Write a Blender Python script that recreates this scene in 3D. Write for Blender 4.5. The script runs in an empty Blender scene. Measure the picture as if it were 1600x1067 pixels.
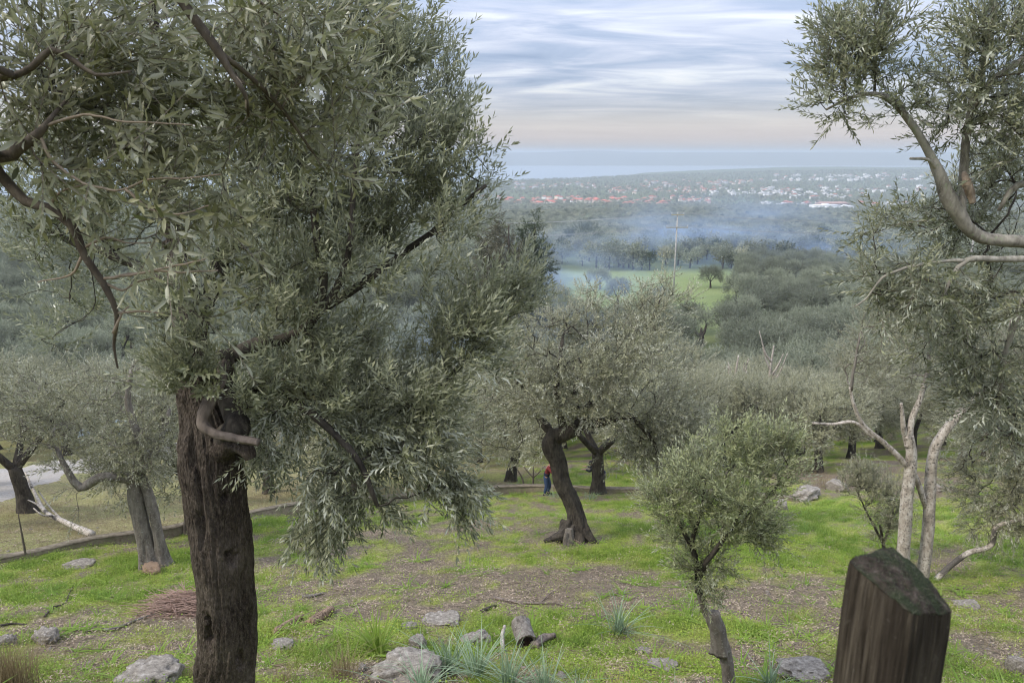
import bpy, bmesh, math, random
import numpy as np
from mathutils import Vector, Matrix

# ------------------------------------------------------------------ camera, world, sun, exposure
S = bpy.context.scene
COL = S.collection
CAMZ = 135.0                       # height of the eye above the sea
PITCH = math.radians(14.3)
FPX = 1155.0
cam_d = bpy.data.cameras.new('camera'); cam = bpy.data.objects.new('camera', cam_d); COL.objects.link(cam)
cam.location = (0, 0, CAMZ); cam.rotation_euler = (math.radians(90) - PITCH, 0, 0)
cam_d.sensor_width = 36; cam_d.lens = 36 * FPX / 1600
cam_d.clip_start = 0.05; cam_d.clip_end = 90000
S.camera = cam
cam_d.dof.use_dof = True; cam_d.dof.focus_distance = 16; cam_d.dof.aperture_fstop = 9

SUN_EL, SUN_ROT = math.radians(46), math.radians(-112)     # sun to the left, a little ahead
W = bpy.data.worlds.new('World'); S.world = W; W.use_nodes = True
nt = W.node_tree; nt.nodes.clear()
def wn(t, **k):
    n = nt.nodes.new(t)
    for a, b in k.items(): setattr(n, a, b)
    return n
def wl(a, b): nt.links.new(a, b)
out = wn('ShaderNodeOutputWorld'); 
sky = wn('ShaderNodeTexSky', sky_type='NISHITA', sun_disc=False, sun_elevation=SUN_EL, sun_rotation=SUN_ROT)
bg1 = wn('ShaderNodeBackground'); bg1.inputs['Strength'].default_value = 0.09
wl(sky.outputs[0], bg1.inputs[0])
tc = wn('ShaderNodeTexCoord'); sep = wn('ShaderNodeSeparateXYZ'); wl(tc.outputs['Generated'], sep.inputs[0])
def wm(op, a, b=None, c=None):
    n = wn('ShaderNodeMath', operation=op)
    for i, v in enumerate((a, b, c)):
        if v is None: continue
        if hasattr(v, 'is_linked') or hasattr(v, 'links'): wl(v, n.inputs[i])
        else: n.inputs[i].default_value = v
    return n.outputs[0]
zup = wm('MAXIMUM', sep.outputs[2], 0.0)
zd = wm('ADD', zup, 0.085)
cx = wm('DIVIDE', sep.outputs[0], zd); cy = wm('DIVIDE', sep.outputs[1], zd)
comb = wn('ShaderNodeCombineXYZ'); wl(cx, comb.inputs[0]); wl(cy, comb.inputs[1])
def wnoise(scale, detail, rough, vec, loc=(0,0,0), sc=(1,1,1), dist=0.0):
    m = wn('ShaderNodeMapping'); m.inputs['Location'].default_value = loc; m.inputs['Scale'].default_value = sc
    wl(vec, m.inputs[0])
    n = wn('ShaderNodeTexNoise'); n.inputs['Scale'].default_value = scale; n.inputs['Detail'].default_value = detail
    n.inputs['Roughness'].default_value = rough; n.inputs['Distortion'].default_value = dist
    wl(m.outputs[0], n.inputs['Vector']); return n.outputs[0]
n1 = wnoise(1.0, 6, 0.55, comb.outputs[0], (5.3, 2.2, 0), (0.85, 1.9, 1), 0.6)
n2 = wnoise(1.0, 3, 0.5, comb.outputs[0], (9.4, 4.2, 2), (0.3, 0.6, 1), 0.3)
def wramp(fac, stops):
    r = wn('ShaderNodeValToRGB'); el = r.color_ramp.elements
    while len(el) < len(stops): el.new(0.5)
    for e, (p, c) in zip(el, stops): e.position = p; e.color = (*c, 1)
    wl(fac, r.inputs[0]); return r.outputs[0]
nn = wm('ADD', wm('MULTIPLY', n1, 0.62), wm('MULTIPLY', n2, 0.38))
cloud = wramp(nn, [(0.38, (0.27, 0.34, 0.50)), (0.46, (0.39, 0.46, 0.62)), (0.53, (0.55, 0.59, 0.73)), (0.60, (0.74, 0.77, 0.85)), (0.70, (0.98, 0.96, 0.94))])
warm = wramp(zup, [(0.0, (0.64, 0.62, 0.66)), (0.02, (0.82, 0.71, 0.69)), (0.045, (0.80, 0.73, 0.69)), (0.10, (0.50, 0.54, 0.63))])
wf = wramp(zup, [(0.0, (1, 1, 1)), (0.035, (0.8, 0.8, 0.8)), (0.06, (0.35, 0.35, 0.35)), (0.09, (0, 0, 0))])
mx = wn('ShaderNodeMix', data_type='RGBA'); wl(wf, mx.inputs[0]); wl(cloud, mx.inputs[6]); wl(warm, mx.inputs[7])
bg2 = wn('ShaderNodeBackground'); wl(mx.outputs[2], bg2.inputs[0])
# overcast sky brightens towards the zenith (CIE overcast distribution)
wl(wm('MULTIPLY_ADD', zup, 1.80, 0.36), bg2.inputs[1])
ms = wn('ShaderNodeMixShader'); ms.inputs[0].default_value = 0.86
wl(bg1.outputs[0], ms.inputs[1]); wl(bg2.outputs[0], ms.inputs[2]); wl(ms.outputs[0], out.inputs[0])

sd = bpy.data.lights.new('sun', 'SUN'); sd.energy = 1.5; sd.angle = math.radians(10); sd.color = (1.0, 0.95, 0.86)
sun = bpy.data.objects.new('sun', sd); COL.objects.link(sun)
sv = Vector((math.sin(SUN_ROT) * math.cos(SUN_EL), math.cos(SUN_ROT) * math.cos(SUN_EL), math.sin(SUN_EL)))
sun.rotation_euler = sv.to_track_quat('Z', 'Y').to_euler()
S.view_settings.view_transform = 'Standard'; S.view_settings.look = 'None'
S.view_settings.gamma = 1; S.view_settings.use_curve_mapping = False; S.view_settings.exposure = 1.10
S.render.engine = 'CYCLES'
cy_ = S.cycles
cy_.max_bounces = 7; cy_.diffuse_bounces = 4; cy_.filter_width = 1.1; cy_.glossy_bounces = 2; cy_.transmission_bounces = 3
cy_.volume_bounces = 1; cy_.transparent_max_bounces = 8; cy_.use_denoising = True
cy_.volume_max_steps = 64

rng = np.random.default_rng(11); random.seed(5)

# ------------------------------------------------------------------ numpy noise
def _h(i, j, k, s):
    n = (i * 374761393 + j * 668265263 + k * 2147483647 + s * 974634777) & 0xffffffff
    n = ((n ^ (n >> 13)) * 1274126177) & 0xffffffff
    n = (n ^ (n >> 16)) & 0xffffffff
    return n / 4294967295.0
def vnoise(p, s=0):
    p = np.asarray(p, float); f = np.floor(p); i = f.astype(np.int64); t = p - f; t = t * t * (3 - 2 * t)
    r = 0
    for a in (0, 1):
        wa = t[..., 0] if a else 1 - t[..., 0]
        for b in (0, 1):
            wb = t[..., 1] if b else 1 - t[..., 1]
            for c in (0, 1):
                wc = t[..., 2] if c else 1 - t[..., 2]
                r = r + wa * wb * wc * _h(i[..., 0] + a, i[..., 1] + b, i[..., 2] + c, s)
    return r
def fbm(p, o=4, s=0):
    r = 0; a = 0.5; q = np.asarray(p, float)
    for k in range(o): r = r + a * vnoise(q, s + k); q = q * 2.03 + 7.1; a *= 0.5
    return r / (1 - 0.5 ** o)
def n2(x, y, sc, o=3, s=0):
    x = np.asarray(x, float); y = np.asarray(y, float)
    return fbm(np.stack([x / sc, y / sc, np.full_like(x * y * 1.0, 0.37 + s)], -1), o, s)
def sstep(a, b, x):
    t = np.clip((x - a) / (b - a), 0, 1); return t * t * (3 - 2 * t)

# ------------------------------------------------------------------ terrain
_TY = np.array([-60, 0, 1.4, 1.9, 5, 9, 15, 22, 30, 46, 57, 80, 112, 160, 200, 300, 450, 800, 1500, 1850, 2400, 3200, 9000])
_TD = np.array([-14, 1.62, 1.68, 2.1, 4.75, 7.57, 9.55, 11.86, 14.5, 19.8, 23.0, 26.3, 28.6, 31.0, 32.4, 37.5, 48, 72, 109, 124, 129, 130, 131.0])
_gy = np.concatenate([np.linspace(-60, 60, 2401), np.geomspace(60.2, 9000, 3000)])
_gd = np.interp(_gy, _TY, _TD)
for _ in range(60): _gd[1:-1] = (_gd[:-2] + 2 * _gd[1:-1] + _gd[2:]) / 4
def H(x, y):
    x = np.asarray(x, float); y = np.asarray(y, float)
    z = CAMZ - np.interp(y, _gy, _gd)
    near = sstep(2.5, 8, y) * (1 - sstep(60, 110, y))
    z = z + near * ((n2(x, y, 5.5, 3, 3) - .5) * 0.55 + (n2(x, y, 1.3, 3, 8) - .5) * 0.16)
    z = z + near * 0.10 * np.sin((y + 0.35 * x) * 1.35 + 3 * n2(x, y, 7, 2, 5)) * sstep(14, 20, y)
    z = z + sstep(150, 500, y) * (1 - sstep(2500, 3200, y)) * (n2(x, y, 260, 3, 21) - .5) * 14
    # the coastal ridge on the right
    z = z + 36 * sstep(150, 2300, x) * sstep(2700, 4100, y) * (1 - sstep(5200, 6800, y)) * (0.75 + 0.5 * n2(x, y, 700, 3, 31))
    coast = 3350 + 0.95 * np.clip(x, -2500, 3500) + 500 * (n2(x, y, 900, 3, 41) - .5)
    z = z - 30 * sstep(coast, coast + 1600 + 600 * sstep(0, 1500, x), y)
    return z
cp, sp = math.cos(PITCH), math.sin(PITCH)
def tpy(py): return math.tan(PITCH + math.atan((py - 533.5) / FPX))
def P(px, py, Y):
    """point on the sight line of a spot of the photograph at forward distance Y"""
    D = tpy(py) * Y; zc = Y * cp + D * sp
    return np.array([(px - 800) / FPX * zc, Y, CAMZ - D])
def zcam(p): return p[1] * cp + (CAMZ - p[2]) * sp
def m_px(p): return zcam(p) / FPX          # metres covered by one pixel there
_ys = np.geomspace(2.0, 6000, 6000)
def G(px, py):
    t = tpy(py); zc = _ys * cp + t * _ys * sp
    X = (px - 800) / FPX * zc; Z = CAMZ - t * _ys
    hit = np.nonzero(H(X, _ys) >= Z)[0]
    i = hit[0] if len(hit) else len(_ys) - 1
    return np.array([X[i], _ys[i], float(H(X[i], _ys[i]))])

# ------------------------------------------------------------------ object helpers
def tagk(o, kind): o['kind'] = kind; return o
def empty(name, loc, label, cat, group=None, rz=0):
    o = bpy.data.objects.new(name, None); COL.objects.link(o); o.location = tuple(loc); o.rotation_euler = (0, 0, rz)
    o['label'] = label; o['category'] = cat
    if group: o['group'] = group
    return o
def tag(o, label, cat, group=None):
    o['label'] = label; o['category'] = cat
    if group: o['group'] = group
    return o
def mesh_np(name, V, FS, mats, rnd=None, smooth=False, attrs=None):
    """FS: list of (face array n x k, material index)"""
    me = bpy.data.meshes.new(name); V = np.asarray(V, np.float32)
    me.vertices.add(len(V)); me.vertices.foreach_set('co', V.ravel())
    FS = [(np.asarray(f, np.int32), m) for f, m in FS if len(f)]
    loops = np.concatenate([f.ravel() for f, _ in FS]); me.loops.add(len(loops)); me.loops.foreach_set('vertex_index', loops)
    tot = np.concatenate([np.full(len(f), f.shape[1], np.int32) for f, _ in FS])
    st = np.concatenate([[0], np.cumsum(tot)[:-1]]).astype(np.int32)
    me.polygons.add(len(tot)); me.polygons.foreach_set('loop_start', st); me.polygons.foreach_set('loop_total', tot)
    me.polygons.foreach_set('material_index', np.concatenate([np.full(len(f), m, np.int32) for f, m in FS]))
    if smooth: me.polygons.foreach_set('use_smooth', np.ones(len(tot), bool))
    me.update(calc_edges=True)
    if rnd is not None:
        a = me.attributes.new('rnd', 'FLOAT', 'FACE'); a.data.foreach_set('value', np.asarray(rnd, np.float32))
    for k, v in (attrs or {}).items():
        v = np.asarray(v, np.float32)
        if v.ndim == 2:
            a = me.attributes.new(k, 'FLOAT_COLOR', 'POINT'); a.data.foreach_set('color', np.concatenate([v, np.ones((len(v), 1), np.float32)], 1).ravel())
        else:
            a = me.attributes.new(k, 'FLOAT', 'POINT'); a.data.foreach_set('value', v)
    for m in (mats if isinstance(mats, (list, tuple)) else [mats]): me.materials.append(m)
    return me
def link(name, me, parent=None, loc=None):
    o = bpy.data.objects.new(name, me); COL.objects.link(o)
    if parent is not None: o.parent = parent
    if loc is not None: o.location = tuple(loc)
    return o
def copy_tree(o, parent=None):
    c = o.copy(); COL.objects.link(c); c.parent = parent
    for ch in list(o.children): copy_tree(ch, c)
    return c

# ------------------------------------------------------------------ materials
def M(name):
    m = bpy.data.materials.new(name); m.use_nodes = True; n = m.node_tree; n.nodes.clear()
    o = n.nodes.new('ShaderNodeOutputMaterial'); return m, n, o
class NT:
    def __init__(s, name): s.m, s.n, s.o = M(name)
    def nd(s, t, **k):
        x = s.n.nodes.new(t)
        for a, b in k.items(): setattr(x, a, b)
        return x
    def l(s, a, b): s.n.links.new(a, b)
    def setv(s, sock, v):
        if hasattr(v, 'links'): s.l(v, sock)
        elif isinstance(v, tuple): sock.default_value = (*v, 1) if len(v) == 3 and len(sock.default_value) == 4 else v
        else: sock.default_value = v
    def noise(s, scale, detail=4, rough=.55, sc=(1, 1, 1), coord='Object', dist=0):
        t = s.nd('ShaderNodeTexCoord'); mp = s.nd('ShaderNodeMapping'); mp.inputs['Scale'].default_value = sc; s.l(t.outputs[coord], mp.inputs[0])
        x = s.nd('ShaderNodeTexNoise'); x.inputs['Scale'].default_value = scale; x.inputs['Detail'].default_value = detail
        x.inputs['Roughness'].default_value = rough; x.inputs['Distortion'].default_value = dist; s.l(mp.outputs[0], x.inputs['Vector']); return x.outputs[0]
    def voro(s, scale, sc=(1, 1, 1), feature='F1', coord='Object'):
        t = s.nd('ShaderNodeTexCoord'); mp = s.nd('ShaderNodeMapping'); mp.inputs['Scale'].default_value = sc; s.l(t.outputs[coord], mp.inputs[0])
        x = s.nd('ShaderNodeTexVoronoi', feature=feature); x.inputs['Scale'].default_value = scale; s.l(mp.outputs[0], x.inputs['Vector']); return x.outputs[0]
    def ramp(s, fac, stops):
        r = s.nd('ShaderNodeValToRGB'); el = r.color_ramp.elements
        while len(el) < len(stops): el.new(.5)
        for e, (p, c) in zip(el, stops): e.position = p; e.color = (*(c if isinstance(c, tuple) else (c, c, c)), 1)
        s.l(fac, r.inputs[0]); return r.outputs[0]
    def mix(s, f, a, b, mode='MIX'):
        x = s.nd('ShaderNodeMix', data_type='RGBA', blend_type=mode); s.setv(x.inputs[0], f); s.setv(x.inputs[6], a); s.setv(x.inputs[7], b); return x.outputs[2]
    def math(s, op, a, b=0.0):
        x = s.nd('ShaderNodeMath', operation=op); s.setv(x.inputs[0], a); s.setv(x.inputs[1], b); return x.outputs[0]
    def attr(s, name, out='Fac'):
        x = s.nd('ShaderNodeAttribute', attribute_name=name); return x.outputs[out]
    def bump(s, h, strength, dist=.01):
        x = s.nd('ShaderNodeBump'); x.inputs['Strength'].default_value = strength; x.inputs['Distance'].default_value = dist; s.l(h, x.inputs['Height']); return x.outputs[0]
    def bsdf(s, col, rough=.8, normal=None, spec=.3, emit=None):
        b = s.nd('ShaderNodeBsdfPrincipled'); s.setv(b.inputs['Base Color'], col); s.setv(b.inputs['Roughness'], rough)
        b.inputs['Specular IOR Level'].default_value = spec
        if normal is not None: s.l(normal, b.inputs['Normal'])
        return b.outputs[0]
    def done(s, sh): s.l(sh, s.o.inputs[0]); return s.m

def leaf_mat(name, top, top2, under, under2, trans=.22, rough=.42, tint=.25):
    n = NT(name); r = n.attr('rnd')
    oi = n.nd('ShaderNodeObjectInfo').outputs['Random']
    ct = n.mix(r, top, top2); cu = n.mix(r, under, under2)
    geo = n.nd('ShaderNodeNewGeometry')
    c = n.mix(geo.outputs['Backfacing'], ct, cu)
    hsv = n.nd('ShaderNodeHueSaturation'); n.l(c, hsv.inputs['Color'])
    n.l(n.math('ADD', n.math('MULTIPLY', oi, tint), 1 - tint / 2), hsv.inputs['Value'])
    b = n.bsdf(hsv.outputs[0], rough, spec=.35)
    tr = n.nd('ShaderNodeBsdfTranslucent'); n.l(n.mix(.5, hsv.outputs[0], (.16, .2, .05)), tr.inputs[0])
    mx = n.nd('ShaderNodeMixShader'); mx.inputs[0].default_value = trans; n.l(b, mx.inputs[1]); n.l(tr.outputs[0], mx.inputs[2])
    return n.done(mx.outputs[0])
def simple(name, c1, c2, scale=6, rough=.85, bumps=.3, bd=.01, sc=(1, 1, 1), spec=.3, detail=5):
    n = NT(name); v = n.noise(scale, detail, .6, sc)
    return n.done(n.bsdf(n.ramp(v, [(.3, c1), (.7, c2)]), rough, n.bump(v, bumps, bd), spec))
def bark_mat(name, dark, mid, light, scale=14, vs=.28, lichen=None, bd=.015, strength=.7):
    n = NT(name); a = n.noise(scale, 6, .65, (1, 1, vs), dist=.4); b = n.voro(scale * 1.3, (1, 1, vs * .8)); c = n.noise(3.2, 4, .6)
    col = n.ramp(a, [(.3, dark), (.5, mid), (.72, light)])
    col = n.mix(n.ramp(b, [(.0, .0), (.5, .55)]), n.mix(.6, col, dark), col)
    col = n.mix(n.ramp(c, [(.4, .0), (.7, .45)]), col, light)
    sp_ = n.noise(95, 3, .7); col = n.mix(n.ramp(sp_, [(.60, .0), (.68, .55)]), col, light)
    if lichen:
        l = n.noise(22, 4, .7); col = n.mix(n.ramp(l, [(.56, .0), (.66, .8)]), col, lichen)
    h = n.math('ADD', a, n.math('MULTIPLY', b, .6))
    return n.done(n.bsdf(col, .9, n.bump(h, strength, bd), .2))

MAT_leaf = leaf_mat('olive_leaf', (.060, .070, .040), (.365, .360, .215), (.30, .31, .235), (.50, .50, .39), rough=.33, trans=.28)
MAT_leaf_near = leaf_mat('olive_leaf_near', (.060, .066, .032), (.375, .355, .195), (.30, .30, .20), (.52, .50, .37), rough=.34, trans=.28)
MAT_leaf_young = leaf_mat('olive_leaf_young', (.10, .12, .045), (.46, .47, .24), (.34, .35, .23), (.55, .55, .38), trans=.33)
MAT_leaf_mid = leaf_mat('olive_leaf_grey', (.085, .090, .055), (.43, .405, .245), (.34, .335, .25), (.54, .52, .41), tint=.4, trans=.28)
MAT_leaf_pale = leaf_mat('olive_leaf_pale', (.12, .125, .08), (.49, .465, .29), (.42, .42, .32), (.60, .58, .47), trans=.32, tint=.1)
MAT_leaf_far = leaf_mat('olive_leaf_far', (.085, .098, .062), (.25, .262, .175), (.22, .232, .165), (.35, .355, .27), tint=.8)
MAT_leaf_dark = leaf_mat('dark_leaf', (.022, .034, .014), (.055, .07, .03), (.04, .055, .03), (.07, .08, .05), tint=.3)
MAT_leaf_brown = leaf_mat('brown_needles', (.06, .055, .03), (.14, .12, .07), (.10, .09, .06), (.16, .14, .10), tint=.2)
MAT_leaf_lime = leaf_mat('lime_leaf', (.20, .26, .05), (.32, .38, .09), (.22, .28, .08), (.32, .38, .12), tint=.2)
MAT_bark = bark_mat('olive_bark', (.010, .007, .005), (.058, .043, .031), (.17, .138, .105), 62, .42, None, .016, 1.0)
MAT_bark_dark = bark_mat('dark_bark', (.012, .010, .008), (.050, .041, .031), (.13, .11, .085), 16, .3)
MAT_bark_grey = bark_mat('grey_bark', (.06, .05, .04), (.16, .135, .11), (.27, .24, .20), 14, .3, (.3, .29, .24))
MAT_bark_twig = bark_mat('twig_bark', (.05, .042, .032), (.12, .10, .075), (.22, .18, .14), 30, .4, None, .003, .4)
MAT_bark_tan = bark_mat('tan_twig_bark', (.12, .085, .058), (.22, .17, .12), (.34, .28, .21), 30, .4, None, .003, .4)
MAT_bark_limb = bark_mat('limb_bark', (.07, .06, .045), (.25, .225, .18), (.44, .40, .33), 24, .4, (.22, .24, .15), .006, .6)
n = NT('white_bark'); v = n.noise(9, 4, .6, (1, 1, .6)); w = n.noise(28, 3, .7, (1, 1, .9))
c = n.ramp(v, [(.3, (.20, .165, .125)), (.5, (.38, .33, .27)), (.75, (.56, .51, .44))]); c = n.mix(n.ramp(w, [(.56, .0), (.61, 1.0)]), c, (.05, .04, .032)); c = n.mix(n.ramp(n.noise(1.6, 2, .5), [(.60, .0), (.66, .85)]), c, (.045, .04, .035))
MAT_bark_brown = bark_mat('brown_limb_bark', (.025, .019, .014), (.075, .058, .042), (.17, .14, .105), 30, .4, None, .005, .6)
MAT_bark_white = n.done(n.bsdf(c, .8, n.bump(w, .5, .006), .2))
n = NT('pale_cut_wood'); v = n.noise(18, 5, .6, (1, 1, .3)); c = n.ramp(v, [(.3, (.07, .055, .044)), (.7, (.21, .168, .135))])
MAT_cutwood = n.done(n.bsdf(c, .8, n.bump(v, .5, .004), .2))
MAT_rock = (lambda n: n.done(n.bsdf(n.mix(n.ramp(n.noise(22, 5, .7), [(.55, .0), (.68, .8)]), n.ramp(n.noise(5, 7, .7), [(.3, (.10, .085, .07)), (.55, (.28, .245, .20)), (.75, (.48, .44, .385))]), (.085, .075, .06)), .92, n.bump(n.noise(11, 8, .75), 1.0, .03), .2)))(NT('limestone'))
MAT_rotten = simple('rotten_wood', (.04, .02, .012), (.36, .25, .16), 30, .9, .9, .01, (1, 1, .35))
MAT_soil = simple('soil', (.06, .045, .03), (.16, .12, .085), 12, .95, .6, .02)

# ------------------------------------------------------------------ ground sheet with its cover map
def cover(x, y):
    """how green the ground is, 0..1, with dry and lush patches where they lie"""
    g = 0.585 + 1.9 * (n2(x, y, 2.2, 5, 51) - .5) + 2.9 * (n2(x, y, .42, 4, 55) - .5)
    for (px, py, rx, ry, a) in PATCH:
        c = patch_c[(px, py)]
        sx = rx * c[3]; sy = ry
        d = ((x - c[0]) / sx) ** 2 + ((y - c[1]) / sy) ** 2
        g = g + .85 * a * np.exp(-d * 1.0)
    for (tr, w_, a) in TRACKS:
        q_ = np.interp(x, tr[:, 0], tr[:, 1]); dd = (y - q_ + .25 * (n2(x, y, 1.5, 2, 57) - .5)) / w_; g = g + a * np.exp(-dd * dd) * (x > tr[0, 0]) * (x < tr[-1, 0])
    return np.clip(g, 0, 1)
PATCH = [(720, 922, 270, 2.0, -.66), (470, 890, 130, 2.2, -.52), (960, 912, 130, 1.2, -.55), (1190, 945, 120, 1.0, -.60), (300, 945, 90, .8, -.6),
         (560, 850, 90, 1.5, -.35), (120, 985, 90, .35, -.25), (230, 870, 150, 1.6, .55), (60, 900, 90, 1.6, .4), (150, 920, 80, 1.2, .4), (960, 865, 75, .9, .9), (930, 800, 110, 2.5, .35),
         (640, 880, 260, .8, .18), (350, 1030, 260, .6, -.30), (820, 1045, 200, .4, -.15), (1350, 850, 60, .8, -.3), (1050, 820, 60, .8, -.25), (1250, 920, 60, .6, -.3), (1300, 810, 160, 3.0, .6), (1000, 975, 150, .5, .65), (1180, 985, 120, .5, .5), (820, 975, 100, .4, .4), (1250, 870, 150, 2, .35),
         (430, 815, 70, 2, .6), (600, 1045, 160, .5, -.25), (1560, 960, 90, .9, .1), (1380, 745, 130, 6, -.9), (1040, 1010, 60, .2, -.4), (1560, 1020, 60, .5, -.3)]
TRACKS = [(np.array([G(a, b_)[:2] for a, b_ in tr]), w_, am) for tr, w_, am in (([(-60, 925), (0, 915), (150, 893), (300, 852), (420, 835), (520, 826)], .28, -.7), ([(560, 838), (700, 826), (800, 828), (860, 832)], .25, -.6), ([(640, 800), (740, 797), (840, 803)], .3, -.5), ([(900, 800), (1000, 806), (1100, 800)], .3, -.4), ([(0, 985), (160, 975), (300, 950)], .22, -.5))]
patch_c = {}
for (px, py, rx, ry, a) in PATCH:
    g0 = G(px, py); patch_c[(px, py)] = (g0[0], g0[1], g0[2], m_px(g0))
WALL = [G(-120, 893), G(0, 878), G(150, 852), G(300, 828), G(470, 800), G(620, 786), G(800, 771), G(960, 769), G(1120, 772), G(1240, 782)]
_wx = np.array([w[0] for w in WALL]); _wy = np.array([w[1] for w in WALL])
def wall_y(x): return np.interp(x, _wx, _wy)
def ground_col(x, y):
    g = cover(x, y)
    soil = np.stack([.155 + .07 * n2(x, y, .4, 3, 61), .122 + .05 * n2(x, y, .4, 3, 61), .088 + .03 * n2(x, y, .4, 3, 61)], -1) * 0.9
    v = n2(x, y, 1.1, 4, 66)[..., None]
    gr = np.array([.145, .195, .03]) * (1 - v) + np.array([.32, .315, .08]) * v
    lush = np.array([.125, .20, .022]); lm = sstep(.80, 1.0, g)[..., None]; gr = gr * (1 - lm) + lush * lm
    k = sstep(.25, .75, g)[..., None]; c = soil * (1 - k) + gr * k
    # dry grass beyond the low wall on the left
    dm = (sstep(.3, 1.2, y - wall_y(x)) * sstep(2.0, -4.0, x) * (1 - sstep(60, 90, y)))[..., None]
    d2 = n2(x, y, 1.8, 4, 71)[..., None]
    dry = np.array([.26, .20, .115]) * (1 - d2) + np.array([.21, .23, .07]) * d2
    c = c * (1 - dm) + dry * dm
    # orchard floor further down, mown field, then the plain
    f1 = sstep(55, 75, y)[..., None]; v2 = n2(x, y, 6, 3, 77)[..., None]
    c = c * (1 - f1) + (np.array([.10, .12, .045]) * (1 - v2) + np.array([.17, .19, .08]) * v2) * f1
    fm = (sstep(118, 135, y) * (1 - sstep(205, 225, y)) * sstep(.03, .06, x / np.maximum(y, 1)) * (1 - sstep(.31, .36, x / np.maximum(y, 1))))[..., None]
    c = c * (1 - fm) + (np.array([.13, .175, .06]) * (1 - v2) + np.array([.20, .23, .09]) * v2) * fm
    f2 = sstep(112, 160, y)[..., None] * (1 - fm); v3 = n2(x, y, 90, 4, 81)[..., None]
    c = c * (1 - f2) + (np.array([.055, .075, .035]) * (1 - v3) + np.array([.12, .145, .06]) * v3) * f2
    return c
NR, NC = 660, 236
u = np.linspace(0, 1, NR)
rows = -8 + (np.exp(u * math.log((8200 + 16) / 8.0)) - 1) * 8.0 * 1.0
rows = np.concatenate([[-60, -40, -25, -15], rows[rows > -10]])
uu = np.linspace(-1, 1, NC); uu = np.sign(uu) * np.abs(uu) ** 1.12
YY, UU = np.meshgrid(rows, uu, indexing='ij'); XX = UU * (16 + 1.05 * np.abs(YY))
XX += np.where(np.abs(UU) < .99, 0, 0)
ZZ = H(XX, YY)
nr, nc = YY.shape
idx = np.arange(nr * nc).reshape(nr, nc)
F = np.stack([idx[:-1, :-1], idx[:-1, 1:], idx[1:, 1:], idx[1:, :-1]], -1).reshape(-1, 4)
colv = ground_col(XX, YY).reshape(-1, 3)
n = NT('ground_cover'); base = n.attr('col', 'Color')
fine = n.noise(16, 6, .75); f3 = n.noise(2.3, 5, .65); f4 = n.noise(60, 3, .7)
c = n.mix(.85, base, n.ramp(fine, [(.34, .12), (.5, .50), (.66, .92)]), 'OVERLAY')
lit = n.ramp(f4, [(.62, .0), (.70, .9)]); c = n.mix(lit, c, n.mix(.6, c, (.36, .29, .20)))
c = n.mix(n.ramp(f3, [(.35, .25), (.6, .0)]), c, n.mix(.7, c, (.06, .05, .03)))
MAT_ground = n.done(n.bsdf(c, .95, n.bump(n.math('ADD', fine, n.math('MULTIPLY', f4, .5)), .8, .05), .15))
gme = mesh_np('ground', np.stack([XX, YY, ZZ], -1).reshape(-1, 3), [(F, 0)], MAT_ground, smooth=True, attrs={'col': colv})
tagk(link('ground', gme), 'structure')

# sea
n = NT('sea_water'); v = n.noise(.02, 4, .6, (1, 3, 1))
MAT_sea = n.done(n.bsdf((.20, .26, .31), .35, n.bump(v, .1, .5), .6))
xs = np.linspace(-42000, 42000, 5); ys = np.array([2500, 8000, 20000, 40000, 58000.])
XS, YS = np.meshgrid(xs, ys, indexing='ij'); ix = np.arange(25).reshape(5, 5)
tagk(link('sea', mesh_np('sea', np.stack([XS, YS, XS * 0], -1).reshape(-1, 3), [(np.stack([ix[:-1, :-1], ix[1:, :-1], ix[1:, 1:], ix[:-1, 1:]], -1).reshape(-1, 4), 0)], MAT_sea)), 'structure')
# hills across the water
xs = np.linspace(-9000, 9000, 361)
pr = 118 + 30 * np.clip(n2(xs, xs * 0 + 3, 2600, 4, 91) * 1.3 - .1, 0, 1) + 20 * np.exp(-((xs - 950) / 380) ** 2)
Vh = []; 
for k, (yy, s) in enumerate([(8200, 0), (8500, .75), (8900, 1), (9500, .7), (10200, 0)]):
    Vh.append(np.stack([xs, xs * 0 + yy, -3 + (pr * 1.02 + 3) * s], -1))
Vh = np.concatenate(Vh); ix = np.arange(len(Vh)).reshape(5, -1)
Fh = np.stack([ix[:-1, :-1], ix[:-1, 1:], ix[1:, 1:], ix[1:, :-1]], -1).reshape(-1, 4)
tagk(link('hills', mesh_np('hills', Vh, [(Fh, 0)], simple('hill_scrub', (.05, .06, .04), (.10, .10, .07), .002, .9, .1), smooth=True)), 'structure')

# ------------------------------------------------------------------ haze
HB = (-43000, 43000, -75, 59000, -8.0, CAMZ + 34)
def box_mesh(name, b, mat):
    x0, x1, y0, y1, z0, z1 = b
    V = [(x0, y0, z0), (x1, y0, z0), (x1, y1, z0), (x0, y1, z0), (x0, y0, z1), (x1, y0, z1), (x1, y1, z1), (x0, y1, z1)]
    Fb = [(3, 2, 1, 0), (4, 5, 6, 7), (0, 1, 5, 4), (1, 2, 6, 5), (2, 3, 7, 6), (3, 0, 4, 7)]
    return mesh_np(name, V, [(Fb, 0)], mat)
def vol_mat(name, col, dens, aniso=0.0, build=None):
    m, n_, o_ = M(name); v_ = n_.nodes.new('ShaderNodeVolumePrincipled')
    v_.inputs['Color'].default_value = (*col, 1); v_.inputs['Density'].default_value = dens; v_.inputs['Anisotropy'].default_value = aniso
    if build: build(n_, v_)
    n_.links.new(v_.outputs[0], o_.inputs['Volume']); return m
HAZE = True
if HAZE:
    # the air has to close round the behind-the-camera slope as well
    hz = link('haze', box_mesh('haze', (HB[0], HB[1], -75, HB[3], HB[4], HB[5]), vol_mat('haze_air', (.585, .635, .685), .00023, .05)))
    tagk(hz, 'stuff')

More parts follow.
